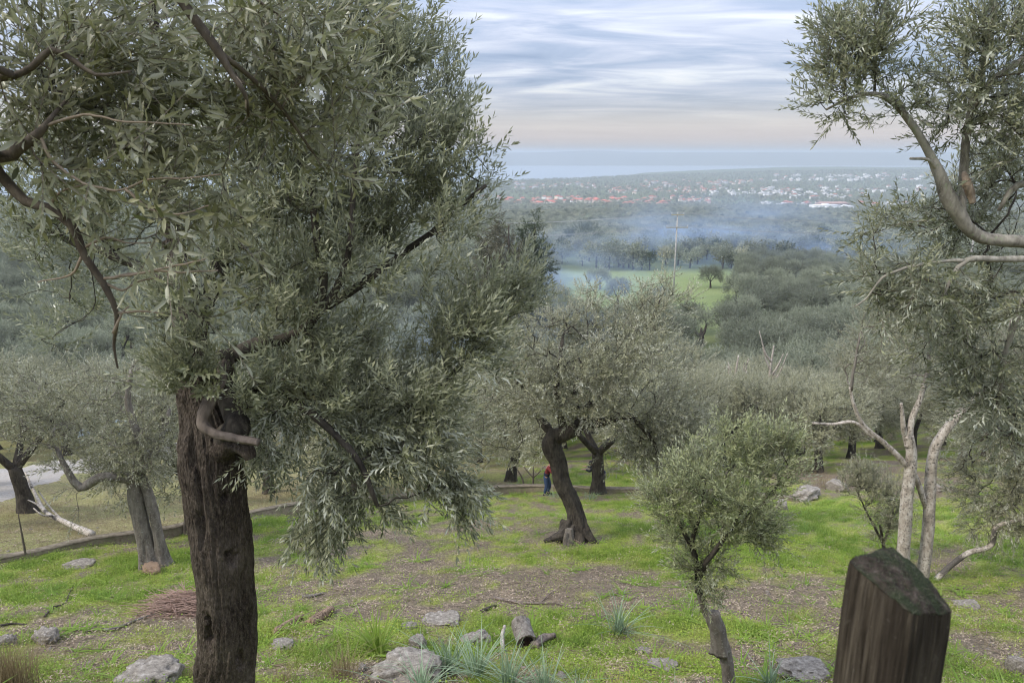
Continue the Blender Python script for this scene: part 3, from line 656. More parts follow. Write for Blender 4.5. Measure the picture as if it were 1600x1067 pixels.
# ------------------------------------------------------------------ 3. tree leaning in from the right
def right_tree():
    r = np.random.default_rng(21); bx, by = 5.4, 5.2; z0 = float(H(bx, by)) - .1
    root = tree_obj('olive_tree', (bx, by, z0 + .1), 'olive tree at the right edge with a curved pale limb reaching up against the sky')
    Y = 5.0; K = m_px(P(1500, 350, Y)); L0 = P(1660, 395, Y + .1)
    t = TubeSet(); Q, R = smooth_path([(bx, by, z0), (bx - .1, by, z0 + 1.2), (bx, by, z0 + 2.4), L0 + np.array([.35, 0, -.35]), L0], .03, [.26, .2, .17, .13, .075]); t.add(Q, R, 60, gnarl(.12, 8, 5, (.5, .3)))
    add_part('trunk', t.mesh('trunk', MAT_bark_limb), root)
    sk = Skel(r)
    sk.limb([L0, P(1600, 378, Y), P(1545, 374, Y), P(1518, 362, Y), P(1500, 340, Y), P(1482, 312, Y), P(1468, 275, Y), P(1448, 232, Y), P(1422, 190, Y), P(1396, 160, Y), P(1366, 146, Y), P(1330, 152, Y), P(1290, 172, Y)], np.array([12, 10, 10, 10, 11, 12, 9, 6, 5.5, 5, 3.5, 2.6, 1.6]) * K, step=.05, wob=.02)
    sk.limb([P(1500, 345, Y), P(1503, 290, Y + .1), P(1508, 235, Y + .1), P(1520, 160, Y + .15), P(1545, 60, Y + .2), P(1560, -60, Y + .3)], np.array([9, 7, 6.5, 6, 5, 4]) * K, step=.05, wob=.03)
    sk.limb([P(1640, 60, Y), P(1600, 92, Y), P(1570, 112, Y), P(1545, 132, Y), P(1520, 175, Y + .1)], np.array([6, 5, 4.5, 4, 3]) * K, step=.05)
    sk.limb([L0, P(1620, 402, Y - .1), P(1560, 404, Y - .15), P(1510, 408, Y - .2), P(1488, 432, Y - .2), P(1470, 470, Y - .2)], np.array([7, 5.5, 5, 4.5, 3.5, 2.2]) * K, step=.05, wob=.04)
    sk.limb([P(1510, 408, Y - .2), P(1455, 412, Y - .2), P(1415, 418, Y - .2), P(1378, 434, Y - .2), P(1352, 468, Y - .2), P(1335, 482, Y - .2)], np.array([3.2, 2.6, 2.4, 2, 1.5, 1]) * K, step=.05, wob=.05)
    sk.limb([L0, P(1600, 470, Y), P(1570, 560, Y), P(1560, 640, Y)], np.array([8, 6, 4, 2]) * K, step=.05, wob=.03)
    sk.limb([L0, P(1640, 300, Y), P(1590, 290, Y), P(1560, 330, Y)], np.array([8, 7, 5, 3]) * K, step=.05, wob=.03)
    limb_parts(sk, 16, MAT_bark_limb, root); t = TubeSet()
    Q, R = smooth_path([P(1466, 268, Y), P(1450, 250, Y - .05), P(1422, 248, Y - .1)], .02, np.array([4, 2.5, 1.8]) * K); t.add(Q, R, 6)
    add_part('dead_twig', t.mesh('dead_twig', MAT_bark_limb), root)
    t = TubeSet(); Q, R = smooth_path([P(1506, 270, Y), P(1512, 290, Y - .07), P(1520, 318, Y - .08)], .01, np.array([4, 8, 5]) * K); t.add(Q, R, 14, gnarl(.3, 8, 4)); add_part('torn_bark', t.mesh('torn_bark', MAT_bark_tan), root)
    B = [blob(1330, 70, Y, 55, 60, .3), blob(1310, 150, Y, 40, 45, .25, 1.2), blob(1385, 90, Y, 55, 50, .3), blob(1420, 165, Y, 45, 40, .25, .8), blob(1365, 35, Y, 40, 30, .25), blob(1480, 170, Y, 50, 60, .35, .8), blob(1545, 60, Y, 60, 70, .4, .9), blob(1580, 170, Y, 60, 100, .4, 1.3), blob(1565, 425, Y + .4, 60, 45, .3, .9), blob(1480, 540, Y + .3, 50, 60, .4, .7), blob(1590, 660, Y + .2, 40, 60, .4, .7),
         blob(1550, 290, Y + .6, 60, 60, .3, .8), blob(1420, 350, Y + .1, 55, 45, .25, .6), blob(1500, 350, Y + .6, 60, 60, .3, .7), blob(1375, 400, Y - .1, 50, 55, .25, .8), blob(1450, 440, Y - .1, 80, 50, .3, .8), blob(1400, 470, Y - .1, 60, 40, .2, .5), blob(1550, 480, Y, 70, 70, .4), blob(1560, 590, Y, 60, 80, .35, .8)]
    A = sample_blobs(B, 780, r, .43, .28, 15)
    sk.grow(A, .07, .16, 10, .02); sk.radii(.0022, 2.3, .012)
    add_part('branches', sk.tubes(4).mesh('branches', MAT_bark_dark), root)
    p, d = sk.twigs(3, r, .6, .7, P(1470, 330, Y), .4); d[:, 2] += .25
    add_part('crown', crown_mesh('crown', TW_hero, p, d, r.uniform(.7, 1.1, len(p)), r, MAT_leaf, MAT_bark_twig), root)
right_tree()

# ------------------------------------------------------------------ 4. middle-distance olives
def built_tree(name, label, trunks, limbs, blobs, nA, per, seed, tw=None, leafm=None, barkm=None, limbm=None, flare=(.7, .35), step=.16, tip=.004, gap=.38, gs=.8, outc=None, up=.35, group='olive trees of the slope', cat='olive tree', sides=56, scale=(.75, 1.25), amp=.11, maxr=.03):
    r = np.random.default_rng(seed); base = np.array(trunks[0][0][0], float)
    root = tree_obj(name, base, label, cat, group); 
    for (pts, rad) in trunks:
        pts = [np.array(q, float) for q in pts]; pts[0] = pts[0] - np.array([0, 0, .12]); t = TubeSet()
        Q, R = smooth_path(pts, max(.04, rad[0] * .16), rad); t.add(Q, R, sides, gnarl(amp, 7, seed + len(root.children), flare, .06)); add_part('trunk', t.mesh('trunk', barkm or MAT_bark_dark), root)
    sk = Skel(r)
    for (pts, rad) in limbs: sk.limb(pts, rad, step=step, wob=.05)
    limb_parts(sk, 10, limbm or barkm or MAT_bark_dark, root)
    A = sample_blobs(blobs, nA, r, gap, gs, seed); sk.grow(A, step, .16, 3, .03); sk.radii(tip, 2.3, maxr)
    add_part('branches', sk.tubes(4).mesh('branches', limbm or barkm or MAT_bark_dark), root)
    c = outc if outc is not None else A.mean(0) - np.array([0, 0, .8]); p, d = sk.twigs(per, r, .6, .75, c, .5); d[:, 2] += up
    add_part('crown', crown_mesh('crown', tw or TW_mid, p, d, r.uniform(*scale, len(p)), r, leafm or MAT_leaf_mid, MAT_bark_twig), root)
    return root
def rel(b): # helper: pixel path at the distance of a base point
    return lambda px, py, dy=0.0: P(px, py, b[1] + dy)
# centre tree
b = G(897, 846); q = rel(b); K = m_px(b)
built_tree('olive_tree', 'old olive tree with flared dark trunk standing alone on the mown patch in the centre',
    [([b, q(902, 822), q(896, 792), q(880, 757), q(872, 722), q(862, 694), q(872, 672)], np.array([15.5, 13.5, 12, 13, 12.5, 15, 11]) * K), ([q(890, 815, -.05), q(882, 832, -.25), q(868, 840, -.4), q(850, 846, -.5)], np.array([9, 7, 5, 2.5]) * K), ([q(905, 815, -.05), q(914, 830, -.2), q(924, 842, -.3), q(934, 850, -.3)], np.array([8, 6.5, 5, 2.5]) * K)],
    [([q(868, 682), q(892, 674, -.2), q(908, 662, -.3), q(911, 644, -.3), q(898, 628, -.2), q(905, 580)], np.array([13, 11, 9, 7, 5, 3]) * K), ([q(870, 682), q(845, 655, .4), q(815, 600, .6), q(800, 560, .8)], np.array([9, 7, 4, 2.5]) * K),
     ([q(900, 660), q(940, 660, -.3), q(985, 650, -.4), q(1020, 690, -.4)], np.array([9, 7, 5, 3]) * K), ([q(880, 670), q(870, 600, -.6), q(880, 530, -.6)], np.array([7, 4.5, 2.5]) * K), ([q(905, 650), q(960, 590, .6), q(1010, 520, 1.0), q(1030, 470, 1)], np.array([6, 4.5, 3, 1.6]) * K)],
    [blob(870, 580, b[1], 100, 75, 1.6), blob(960, 590, b[1], 100, 85, 1.7), blob(900, 620, b[1] - 1.2, 110, 50, .6, 1.3), blob(980, 560, b[1] - 1.2, 80, 60, .6, 1.2), blob(820, 520, b[1] - .5, 50, 60, .9), blob(1035, 690, b[1] - .4, 55, 80, .7, 1.0), blob(800, 620, b[1], 75, 65, 1.3, .8), blob(1030, 640, b[1], 65, 75, 1.3, .9), blob(1045, 720, b[1], 45, 60, .9, .8), blob(985, 690, b[1], 60, 50, 1.0, .6), blob(740, 670, b[1], 45, 70, .9, 1.0), blob(1085, 690, b[1] - .3, 35, 70, .7, 1.0), blob(790, 700, b[1] + .5, 35, 40, .8, .5),
     blob(900, 500, b[1] + .5, 55, 55, 1.1), blob(1000, 520, b[1] + 1, 60, 75, 1.2, .9), blob(1035, 480, b[1] + 1.2, 50, 50, 1, .9), blob(870, 640, b[1] - .6, 60, 30, .7, .4)],
    2100, 3, 31, leafm=MAT_leaf_pale, flare=(.75, .5), amp=.19, gap=.40, gs=.9, step=.22, tip=.005, up=.15, scale=(.9, 1.5), maxr=.022)
# upright pale shoot on it and the stone at its foot come later
# slim young tree, lower right of centre
b = G(1141, 1085); q = rel(b); K = m_px(b)
built_tree('olive_tree', 'small young olive tree with cut side stub and round light green crown',
    [([b, q(1138, 1050), q(1130, 1010), q(1120, 985), q(1100, 950), q(1090, 915)], np.array([10.5, 10, 10.5, 9.5, 5.5, 4.5]) * K), ([q(1127, 1005), q(1122, 985, -.05), q(1117, 968, -.08), q(1115, 957, -.08)], np.array([12, 12, 10.5, 9.5]) * K)],
    [([q(1092, 925), q(1088, 880), q(1082, 840), q(1095, 800), q(1100, 760)], np.array([6, 4.5, 3.5, 2.5, 1.5]) * K), ([q(1090, 905), q(1110, 870, -.2), q(1140, 830, -.2), q(1170, 780, -.2)], np.array([4.5, 3.5, 3, 1.5]) * K), ([q(1090, 890), q(1130, 840, .3), q(1130, 760, .3), q(1150, 720, .3)], np.array([5, 4, 3, 2]) * K), ([q(1088, 870), q(1060, 810, .2), q(1050, 760, .2)], np.array([4, 3, 2]) * K), ([q(1140, 830), q(1190, 790, 0), q(1220, 750, 0)], np.array([3.5, 3, 2]) * K)],
    [blob(1130, 760, b[1], 85, 65, .75), blob(1080, 760, b[1], 55, 55, .5), blob(1190, 740, b[1], 55, 50, .5), blob(1150, 820, b[1], 60, 45, .5, .8), blob(1100, 880, b[1], 45, 40, .3, 1.0), blob(1060, 830, b[1], 40, 35, .3, .9), blob(1190, 830, b[1], 45, 35, .3, .9), blob(1225, 700, b[1], 35, 35, .3, 1.0), blob(1030, 770, b[1], 30, 35, .3, 1.0), blob(1150, 690, b[1], 40, 25, .3, 1.0), blob(1110, 920, b[1], 25, 20, .2, .6), blob(1170, 870, b[1], 30, 30, .25, .5)],
    480, 3, 37, tw=TW_hero, leafm=MAT_leaf_young, barkm=MAT_bark_grey, limbm=MAT_bark_dark, flare=(.35, .15), step=.10, tip=.0022, gap=.42, gs=.33, up=.5, scale=(1.0, 1.5), maxr=.012)
# white barked tree on the right
b = G(1409, 905); b2 = G(1441, 905); q = rel(b); K = m_px(b); q2 = rel(b2)
built_tree('olive_tree', 'tall pruned olive with two slender white limbs, behind the wooden post',
    [([b, q(1413, 840), q(1417, 780), q(1424, 715), q(1420, 680)], np.array([10.5, 9.5, 9, 8, 7]) * K), ([b2, q2(1450, 830), q2(1453, 770), q2(1458, 710), q2(1472, 680), q2(1500, 645), q2(1530, 618), q2(1556, 602)], np.array([9.5, 9, 8.5, 7.5, 7, 6, 5, 4]) * K),
     ([q2(1448, 785), q(1430, 745), q(1410, 720), q(1385, 695), q(1350, 665), q(1335, 635), q(1328, 605)], np.array([4.5, 4.5, 4.5, 4, 3.2, 2.6, 2]) * K), ([q(1420, 690), q(1425, 655), q(1437, 625), q(1443, 600)], np.array([6, 4.5, 3.6, 3]) * K), ([q(1420, 690, .1), q(1412, 670), q(1410, 650), q(1408, 630)], np.array([5, 4, 3, 2]) * K),
     ([q(1365, 676), q(1335, 660), q(1300, 663), q(1270, 661)], np.array([3, 2.6, 2.4, 1.8]) * K), ([q2(1449, 915), q2(1475, 893), q2(1510, 865), q2(1548, 852), q2(1556, 824), q2(1580, 815), q2(1625, 800)], np.array([4.6, 4.4, 4.2, 4, 3.6, 3, 2.4]) * K)],
    [([q(1437, 625), q(1450, 580, .2), q(1455, 520, .3)], np.array([4, 3, 2]) * K), ([q2(1548, 608), q2(1570, 570), q2(1580, 500)], np.array([5, 4, 2]) * K), ([q(1330, 610), q(1335, 570), q(1345, 520)], np.array([2.5, 2, 1.5]) * K)],
    [blob(1450, 510, b[1] + .4, 80, 60, 1.0), blob(1380, 520, b[1] + .4, 70, 60, 1.0), blob(1540, 560, b[1] + .3, 60, 70, 1.0), blob(1350, 580, b[1] + .6, 50, 50, .8, .6), blob(1440, 590, b[1] + .8, 60, 40, .8, .5)],
    620, 3, 41, leafm=MAT_leaf_mid, barkm=MAT_bark_white, limbm=MAT_bark_grey, flare=None, step=.15, tip=.004, gap=.40, gs=.6, up=.5, scale=(.6, .95), amp=.07, sides=32)
b = G(1650, 905); q = rel(b); K = m_px(b)
built_tree('olive_tree', 'drooping twiggy olive crown at the right edge behind the bent white branch',
    [([b, q(1648, 860), q(1640, 800), q(1630, 740)], np.array([14, 11, 10, 9]) * K)], [([q(1632, 750), q(1600, 700), q(1560, 670), q(1530, 690)], np.array([7, 5, 3, 2]) * K), ([q(1632, 745), q(1610, 640), q(1580, 600)], np.array([6, 4, 2]) * K)],
    [blob(1580, 690, b[1] + .3, 60, 70, .9), blob(1560, 790, b[1] + .4, 55, 80, .8), blob(1620, 760, b[1], 60, 90, .8), blob(1510, 740, b[1] + .8, 40, 60, .6, .7), blob(1540, 640, b[1] + .5, 60, 40, .8, .7)],
    1150, 3, 45, flare=None, step=.16, tip=.0035, gap=.37, gs=.7, up=-.1, scale=(.6, 1.0), sides=24, maxr=.014)
# little shrub-like sapling beside the white limbs
b = G(1385, 875); q = rel(b); K = m_px(b)
built_tree('olive_sapling', 'thin olive sapling between the small round tree and the white limbs',
    [([b, q(1380, 850), q(1375, 820)], np.array([3, 2.5, 1.5]) * K)], [([q(1380, 850), q(1362, 815), q(1345, 780)], np.array([2, 1.6, 1]) * K), ([q(1380, 850), q(1392, 815), q(1398, 780)], np.array([2, 1.6, 1]) * K)],
    [blob(1370, 785, b[1], 50, 60, .6), blob(1345, 750, b[1], 35, 35, .4), blob(1395, 820, b[1], 35, 50, .4)], 420, 3, 43, leafm=MAT_leaf_mid, flare=None, step=.12, tip=.004, gap=.3, up=.5, scale=(.55, .95), cat='sapling', group='saplings', sides=12)
# split trunk tree on the left
b = G(238, 884); q = rel(b); K = m_px(b)
built_tree('olive_tree', 'olive tree with split double trunk and rotten orange foot, left of the big trunk',
    [([b, q(229, 850), q(220, 815), q(213, 780), q(208, 745)], np.array([14, 12, 12, 12.5, 11]) * K), ([G(256, 882), q(250, 850), q(243, 815), q(234, 780), q(222, 745)], np.array([10, 8, 7.5, 8, 7]) * K)],
    [([q(210, 750), q(185, 745, -.3), q(155, 745, -.4), q(125, 762, -.4), q(105, 735, -.4), q(88, 700, -.3)], np.array([9, 8, 7, 6.5, 5, 3]) * K), ([q(215, 750), q(215, 690), q(200, 630), q(205, 580)], np.array([9, 7, 5, 3]) * K), ([q(215, 745), q(250, 690, .5), q(265, 640, .5)], np.array([8, 5, 3]) * K)],
    [blob(205, 640, b[1], 60, 70, 1.2), blob(235, 700, b[1], 55, 50, 1.0), blob(190, 720, b[1], 50, 35, .8, .8), blob(80, 640, b[1] - .2, 60, 60, 1.0), blob(100, 700, b[1] - .2, 60, 40, .8, .6), blob(105, 790, b[1] - .4, 32, 40, .5, .9), blob(130, 600, b[1], 60, 40, 1, .6), blob(30, 620, b[1], 50, 70, 1, .7), blob(240, 590, b[1], 50, 50, 1, .6)],
    640, 3, 47, barkm=MAT_bark_grey, gap=.40, gs=.9, step=.18, tip=.005, up=.1)

# library of whole olives for the rows beyond
def lib_tree(seed, h=6.0, tw=None, leafm=None, nA=260, per=3, sides=14, step=.45, tip=.012, lean=.5, rt=.32, scale=(.8, 1.3), gap=.36, barkm=None, wide=1.0):
    r = np.random.default_rng(seed); th = h * .30; lx, ly = r.normal(0, lean * .35, 2)
    root = bpy.data.objects.new('olive_tree', None)
    t = TubeSet(); top = np.array([lx, ly, th]); Q, R = smooth_path([(0, 0, -.25), (lx * .3, ly * .3, th * .4), top], .15, [rt * 1.25, rt * .95, rt * .85])
    t.add(Q, R, sides, gnarl(.14, 6, seed, (.45, .3)))
    sk = Skel(r); nb = 4; B = []
    for i in range(nb):
        a = i * 2 * math.pi / nb + r.normal(0, .3); rr = h * .30 * r.uniform(.8, 1.2) * wide
        e = np.array([lx + math.cos(a) * rr, ly + math.sin(a) * rr, h * r.uniform(.62, .78)]); m_ = top * .45 + e * .55 + np.array([0, 0, -.2]) + r.normal(0, .2, 3)
        sk.limb([top - np.array([0, 0, .15]), m_, e], [rt * .55, rt * .35, rt * .15], step=step)
        B.append((e + np.array([0, 0, -.15]), (h * .23 * wide, h * .23 * wide, h * r.uniform(.20, .27)))); B.append((e * np.array([1.25, 1.25, .66]), (h * .15, h * .15, h * .16)))
    B.append((np.array([lx, ly, h * .76]), (h * .22, h * .22, h * .22)))
    for (o, m) in sk.limbs: t.add(sk.pos[o:o + m], sk.fix[o:o + m], 7, cap=True)
    A = sample_blobs(B, nA, r, gap, h * .13, seed); sk.grow(A, step, .15, 1, .03); sk.radii(tip, 2.3, .07)
    for k_ in sk.chains:
        i, o, k = k_
    tb = sk.tubes(3)
    p, d = sk.twigs(per, r, .65, .8, np.array([lx, ly, h * .45]), .7); d[:, 2] += .3
    parts = [('trunk', t.mesh('trunk', barkm or MAT_bark_dark)), ('branches', tb.mesh('branches', barkm or MAT_bark_dark)), ('crown', crown_mesh('crown', tw or TW_mid, p, d, r.uniform(*scale, len(p)), r, leafm or MAT_leaf_mid, MAT_bark_twig, stems=(tw is None)))]
    return parts
def put(parts, loc, s, rz, label, group, name='olive_tree', cat='olive tree'):
    o = empty(name, loc, label, cat, group, rz); o.scale = (s, s, s)
    for nm, me in parts: link(nm, me, o)
    return o
LIB_A = [lib_tree(60 + i, 6.0, TW_mid, MAT_leaf_mid, 820, 3, 16, .3, .008, scale=(1.2, 1.9), gap=.32, rt=.26) for i in range(5)]
LIB_B = [lib_tree(80 + i, 6.0, TW_low, MAT_leaf_far, 560, 2, 10, .5, .014, scale=(1.15, 1.8), gap=.30, rt=.24) for i in range(5)]
row1 = [(45, 800, 1.0, 'olive tree with low forked trunk beside the gravel road at the left edge'), (303, 832, .95, 'olive tree half hidden behind the big rough trunk'), (-60, 770, 1.1, 'olive tree cut by the left edge of the view above the gravel road'),
        (797, 752, 1.05, 'olive tree with leaning trunk just beyond the low wall, left of the people'), (934, 770, 1.15, 'olive tree whose trunk hides the second worker'), (1215, 735, .95, 'olive tree with pale bare shoots right of centre beyond the lawn'), (1278, 738, .9, 'olive tree with bare straight trunk beside the stones'),
        (1130, 728, 1.0, 'dense olive tree behind the small round tree'), (1375, 700, 1.0, 'olive tree behind the left white limb'), (1500, 735, 1.0, 'olive tree in shade behind the right white limb'), (1590, 780, .85, 'olive tree at the right edge just beyond the drooping crown'), (1180, 716, .95, 'olive tree with forked dark trunk among the row beyond the lawn'),
        (1095, 712, 1.05, 'wide olive crown just left of the round tree, second row'), (1250, 712, 1.05, 'wide olive crown above the stones, second row'), (1330, 716, 1.0, 'wide olive crown left of the white limbs, second row'), (1425, 712, 1.0, 'wide olive crown between the white limbs, second row'), (1540, 712, 1.05, 'wide olive crown at the right, second row'), (1010, 735, .9, 'low olive crown right of the centre trunk'), (1150, 700, 1.1, 'high olive crown directly above the round tree'), (980, 715, 1.0, 'low olive crown behind the centre tree'), (745, 722, 1.05, 'olive crown right of the hanging sprays, second row'),
        (640, 760, 1.0, 'olive tree seen through the lower leaves of the big tree'), (560, 775, .95, 'olive tree behind the hanging sprays of the big tree'), (1060, 742, .95, 'olive tree right of the centre tree in the same row'), (420, 770, .9, 'olive tree beyond the dry grass, just right of the big trunk')]
taken = []
for i, (px, py, s, lab) in enumerate(row1):
    p0 = G(px, py); taken.append(p0[:2]); put(LIB_A[i % 5], p0, s, i * 1.7, lab, 'olive trees of the slope')
# taller trees of the middle distance
for i, (px, py, s, lab) in enumerate([(1010, 700, 1.5, 'tall upright olive tree rising behind the centre tree'), (850, 690, 1.35, 'tall olive tree behind the centre tree, to its left'), (1440, 640, 1.35, 'tall twiggy olive tree behind the white limbs'), (1330, 655, 1.2, 'twiggy olive tree left of the white limbs in the second row'), (1560, 650, 1.5, 'tall olive tree at the right behind the drooping one')]):
    p0 = G(px, py); taken.append(p0[:2]); put(LIB_A[(i + 2) % 5], p0, s, i * 2.3 + 1, lab, 'olive trees of the slope')
taken = [tuple(t) for t in taken]
# rows going down to the field: each tree a thing
r2 = np.random.default_rng(77); cnt = 0; pts = []
def infield(x, y):
    px = 800 + x / (y * cp + 31 * sp) * FPX
    return (122 < y < 222) and (865 < px < 1165)
def far_ok(x, y, d):
    for (a, c_) in pts:
        if (a - x) ** 2 + (c_ - y) ** 2 < d * d: return False
    for (a, c_) in taken:
        if (a - x) ** 2 + (c_ - y) ** 2 < d * d * .8: return False
    return True
ROAD = [(-75, 80), (-52, 66), (-36, 52.5), (-25, 43), (-20, 37), (-40, 26)]
def near_road(x, y):
    rx = np.interp(y, [20, 28, 36, 44, 52, 66, 80], [-38, -28.5, -26, -25.5, -25, -24, -23]); return abs(x - rx) < 5.5 and y < 90
cell = {}
def grid_ok(x, y, d):
    cx_, cy_2 = int(x // 8), int(y // 8)
    for i in (-1, 0, 1):
        for j in (-1, 0, 1):
            for (a, c_) in cell.get((cx_ + i, cy_2 + j), ()):
                if (a - x) ** 2 + (c_ - y) ** 2 < d * d: return False
    return True
for (a, c_) in taken: cell.setdefault((int(a // 8), int(c_ // 8)), []).append((a, c_))
for k in range(26000):
    y = math.sqrt(r2.uniform(46 ** 2, 222 ** 2)); x = r2.uniform(-.80, .80) * y
    if infield(x, y) or near_road(x, y) or not grid_ok(x, y, 4.4 if y < 112 else 5.4): continue
    if 84 < y < 118 and abs(800 + x / (y * .969 + 30 * .247) * FPX - 1092) < 42: continue
    cell.setdefault((int(x // 8), int(y // 8)), []).append((x, y)); pts.append((x, y))
pts.sort(key=lambda t: t[1] + (60 if abs(t[0]) > .72 * t[1] else 0))
ZONE = [(0, 'left of the big olive trunk'), (350, 'behind the crown of the big olive'), (780, 'behind and left of the centre tree'), (950, 'right behind the centre tree'), (1080, 'right of the centre tree'), (1330, 'behind the white limbs'), (1500, 'at the right edge')]
def zone(x, y, table):
    px = 800 + x / (y * cp + (CAMZ - float(H(x, y))) * sp) * FPX; w_ = table[0][1]
    for a, t_ in table:
        if px >= a: w_ = t_
    return w_
grove_rest = []
for (x, y) in pts:
    z = float(H(x, y)); s = r2.uniform(.78, 1.12)
    if cnt < 262:
        row = 'front rows' if y < 60 else ('middle rows' if y < 75 else 'back rows')
        put((LIB_A if y < 66 else LIB_B)[cnt % 5], (x, y, z), s, r2.uniform(0, 6.28), ('small' if s < .88 else 'broad' if s > 1.02 else 'grey green') + ' olive tree in ' + row + ' of grove, ' + zone(x, y, ZONE), 'olive trees of the grove below the lawn'); cnt += 1
    else: grove_rest.append((x, y, z))
for (px, py, s, lab) in [(965, 476, .95, 'blue grey olive tree standing free on the green field'), (938, 452, .9, 'olive tree in blue smoke at the back of the green field'), (1110, 450, .9, 'olive tree at the right back corner of the green field'), (1030, 482, .75, 'small olive tree at the front of the green field'), (1150, 470, 1.0, 'olive tree at the right edge of the green field')]:
    p0 = G(px, py); put(LIB_B[int(px) % 5], p0, s, px * .1, lab, 'olive trees round the green field'); cnt += 1
print('trees', cnt, len(grove_rest), pts[262][1])

def bare_shoots(px, py, hpx, seed, label):
    b = G(px, py); k = m_px(b); r = np.random.default_rng(seed); t = TubeSet(); q = lambda x_, y_: P(x_, y_, b[1] - 1.8)
    root = tree_obj('dead_olive_limb', b, label, 'bare tree', 'bleached bare olives')
    Q, R = smooth_path([b - np.array([0, 0, .1]), q(px + 3, py - hpx * .4), q(px - 2, py - hpx * .7), q(px + 4, py - hpx)], .2, np.array([4, 3, 2.2, 1]) * k); t.add(Q, R, 8, gnarl(.1, 5, seed)); add_part('trunk', t.mesh('trunk', MAT_bark_white), root)
    for i in range(5):
        f = r.uniform(.4, .85); dx = r.choice([-1, 1]) * r.uniform(12, 26); y0 = py - hpx * f; t = TubeSet(); Q, R = smooth_path([q(px, y0), q(px + dx * .5, y0 - 14), q(px + dx, y0 - r.uniform(30, 60))], .2, np.array([1.8, 1.3, .6]) * k); t.add(Q, R, 6); add_part('branch', t.mesh('branch', MAT_bark_white), root)
for i, a in enumerate([(1150, 705, 150, 'pale bleached bare limb among grey olives, left one above the round tree'), (1205, 700, 160, 'pale bleached bare limb among grey olives, right one above the round tree'), (1545, 720, 150, 'pale bare limb in the twiggy crowns at the right edge'), (700, 700, 140, 'pale bare limb behind the hanging sprays of the big tree')]):
    bare_shoots(a[0], a[1], a[2], 200 + i, a[3])

# dark stumpy olive on the slope
def stump_tree(px, py, h, seed, label):
    b = G(px, py); r = np.random.default_rng(seed); root = tree_obj('pollard_olive', b, label, 'olive tree', 'pollarded dark trunks')
    t = TubeSet(); Q, R = smooth_path([b - np.array([0, 0, .3]), b + np.array([.1, 0, h * .35]), b + np.array([0, 0, h * .5])], .15, [.75, .5, .45]); t.add(Q, R, 20, gnarl(.15, 6, seed, (.5, .4))); add_part('trunk', t.mesh('trunk', MAT_bark_dark), root)
    sk = Skel(r)
    for (dx, dz) in ((-1.1, .95), (.9, 1.0), (.2, .85)):
        sk.limb([b + np.array([0, 0, h * .45]), b + np.array([dx * .6, 0, h * .62]), b + np.array([dx, .3, h * dz])], [.34, .24, .14], step=.3)
    t = TubeSet()
    for (o, m) in sk.limbs: t.add(sk.pos[o:o + m], sk.fix[o:o + m], 10, gnarl(.12, 5, o % 7))
    add_part('limb', t.mesh('limbs', MAT_bark_dark), root)
    B = [(b + np.array([-.9, .5, h * 1.15]), (1.3, 1.3, .9)), (b + np.array([1.1, .6, h * 1.2]), (1.4, 1.4, 1.0)), (b + np.array([.3, 1.0, h * 1.45]), (1.6, 1.4, 1.0))]
    A = sample_blobs(B, 110, r); sk.grow(A, .5, .15, 1); sk.radii(.012, 2.3, .07); add_part('branches', sk.tubes(3).mesh('branches', MAT_bark_dark), root)
    p, d = sk.twigs(3, r, .6, .8); d[:, 2] += .3; add_part('crown', crown_mesh('crown', TW_low, p, d, r.uniform(.9, 1.4, len(p)), r, MAT_leaf_far, MAT_bark_twig, stems=False), root)
stump_tree(1093, 540, 3.2, 5, 'dark forked pollard olive trunk alone on the grass below the field')
stump_tree(1137, 507, 2.8, 6, 'dark leaning pollard olive trunk right of and beyond the forked one')

# ------------------------------------------------------------------ tall dark evergreens left of the field
def tall_tree(px, pyb, Y, top_py, w, seed, leafm, label, name, cat, narrow=.9):
    p0 = P(px, pyb, Y); p0[2] = float(H(p0[0], p0[1])); h = P(px, top_py, Y)[2] - p0[2]; r = np.random.default_rng(seed)
    root = tree_obj(name, p0, label, cat, 'tall trees by the field'); t = TubeSet()
    Q, R = smooth_path([p0 - np.array([0, 0, .3]), p0 + np.array([0, 0, h * .5]), p0 + np.array([0, 0, h * .93])], .6, [.42, .28, .07]); t.add(Q, R, 14, gnarl(.1, 6, seed)); add_part('trunk', t.mesh('trunk', MAT_bark_dark), root)
    sk = Skel(r); sk.limb([p0 + np.array([0, 0, h * .1]), p0 + np.array([0, 0, h * .95])], [.2, .05], step=.6)
    B = []
    for k in range(9):
        f = .18 + .8 * k / 8; ww = w * (math.sin(min(1, (1.06 - f) * 1.9) * math.pi / 2)) * .8; B.append((p0 + np.array([r.normal(0, w * .18), r.normal(0, w * .18), h * f - .8]), (ww, ww, h * .09)))
    A = sample_blobs(B, 1100, r, .30, 1.6, seed); sk.grow(A, .6, .12, 1, -.05); sk.radii(.014, 2.3, .08); add_part('branches', sk.tubes(3).mesh('branches', MAT_bark_dark), root)
    p, d = sk.twigs(3, r, .5, .8); d[:, 2] += .5; add_part('crown', crown_mesh('crown', TW_low, p, d, r.uniform(1.5, 2.4, len(p)), r, leafm, MAT_bark_twig, stems=False), root)
tall_tree(835, 470, 95, 333, 3.6, 3, MAT_leaf_dark, 'tall dark evergreen tree at the left end of the green field', 'evergreen_tree', 'evergreen')
tall_tree(795, 480, 92, 334, 4.0, 4, MAT_leaf_brown, 'tall brownish thin tree left of the dark evergreen', 'tall_tree', 'tree')
tall_tree(762, 480, 100, 352, 3.8, 7, MAT_leaf_brown, 'brownish tree leftmost of the tall trees, behind the big crown', 'tall_tree', 'tree')

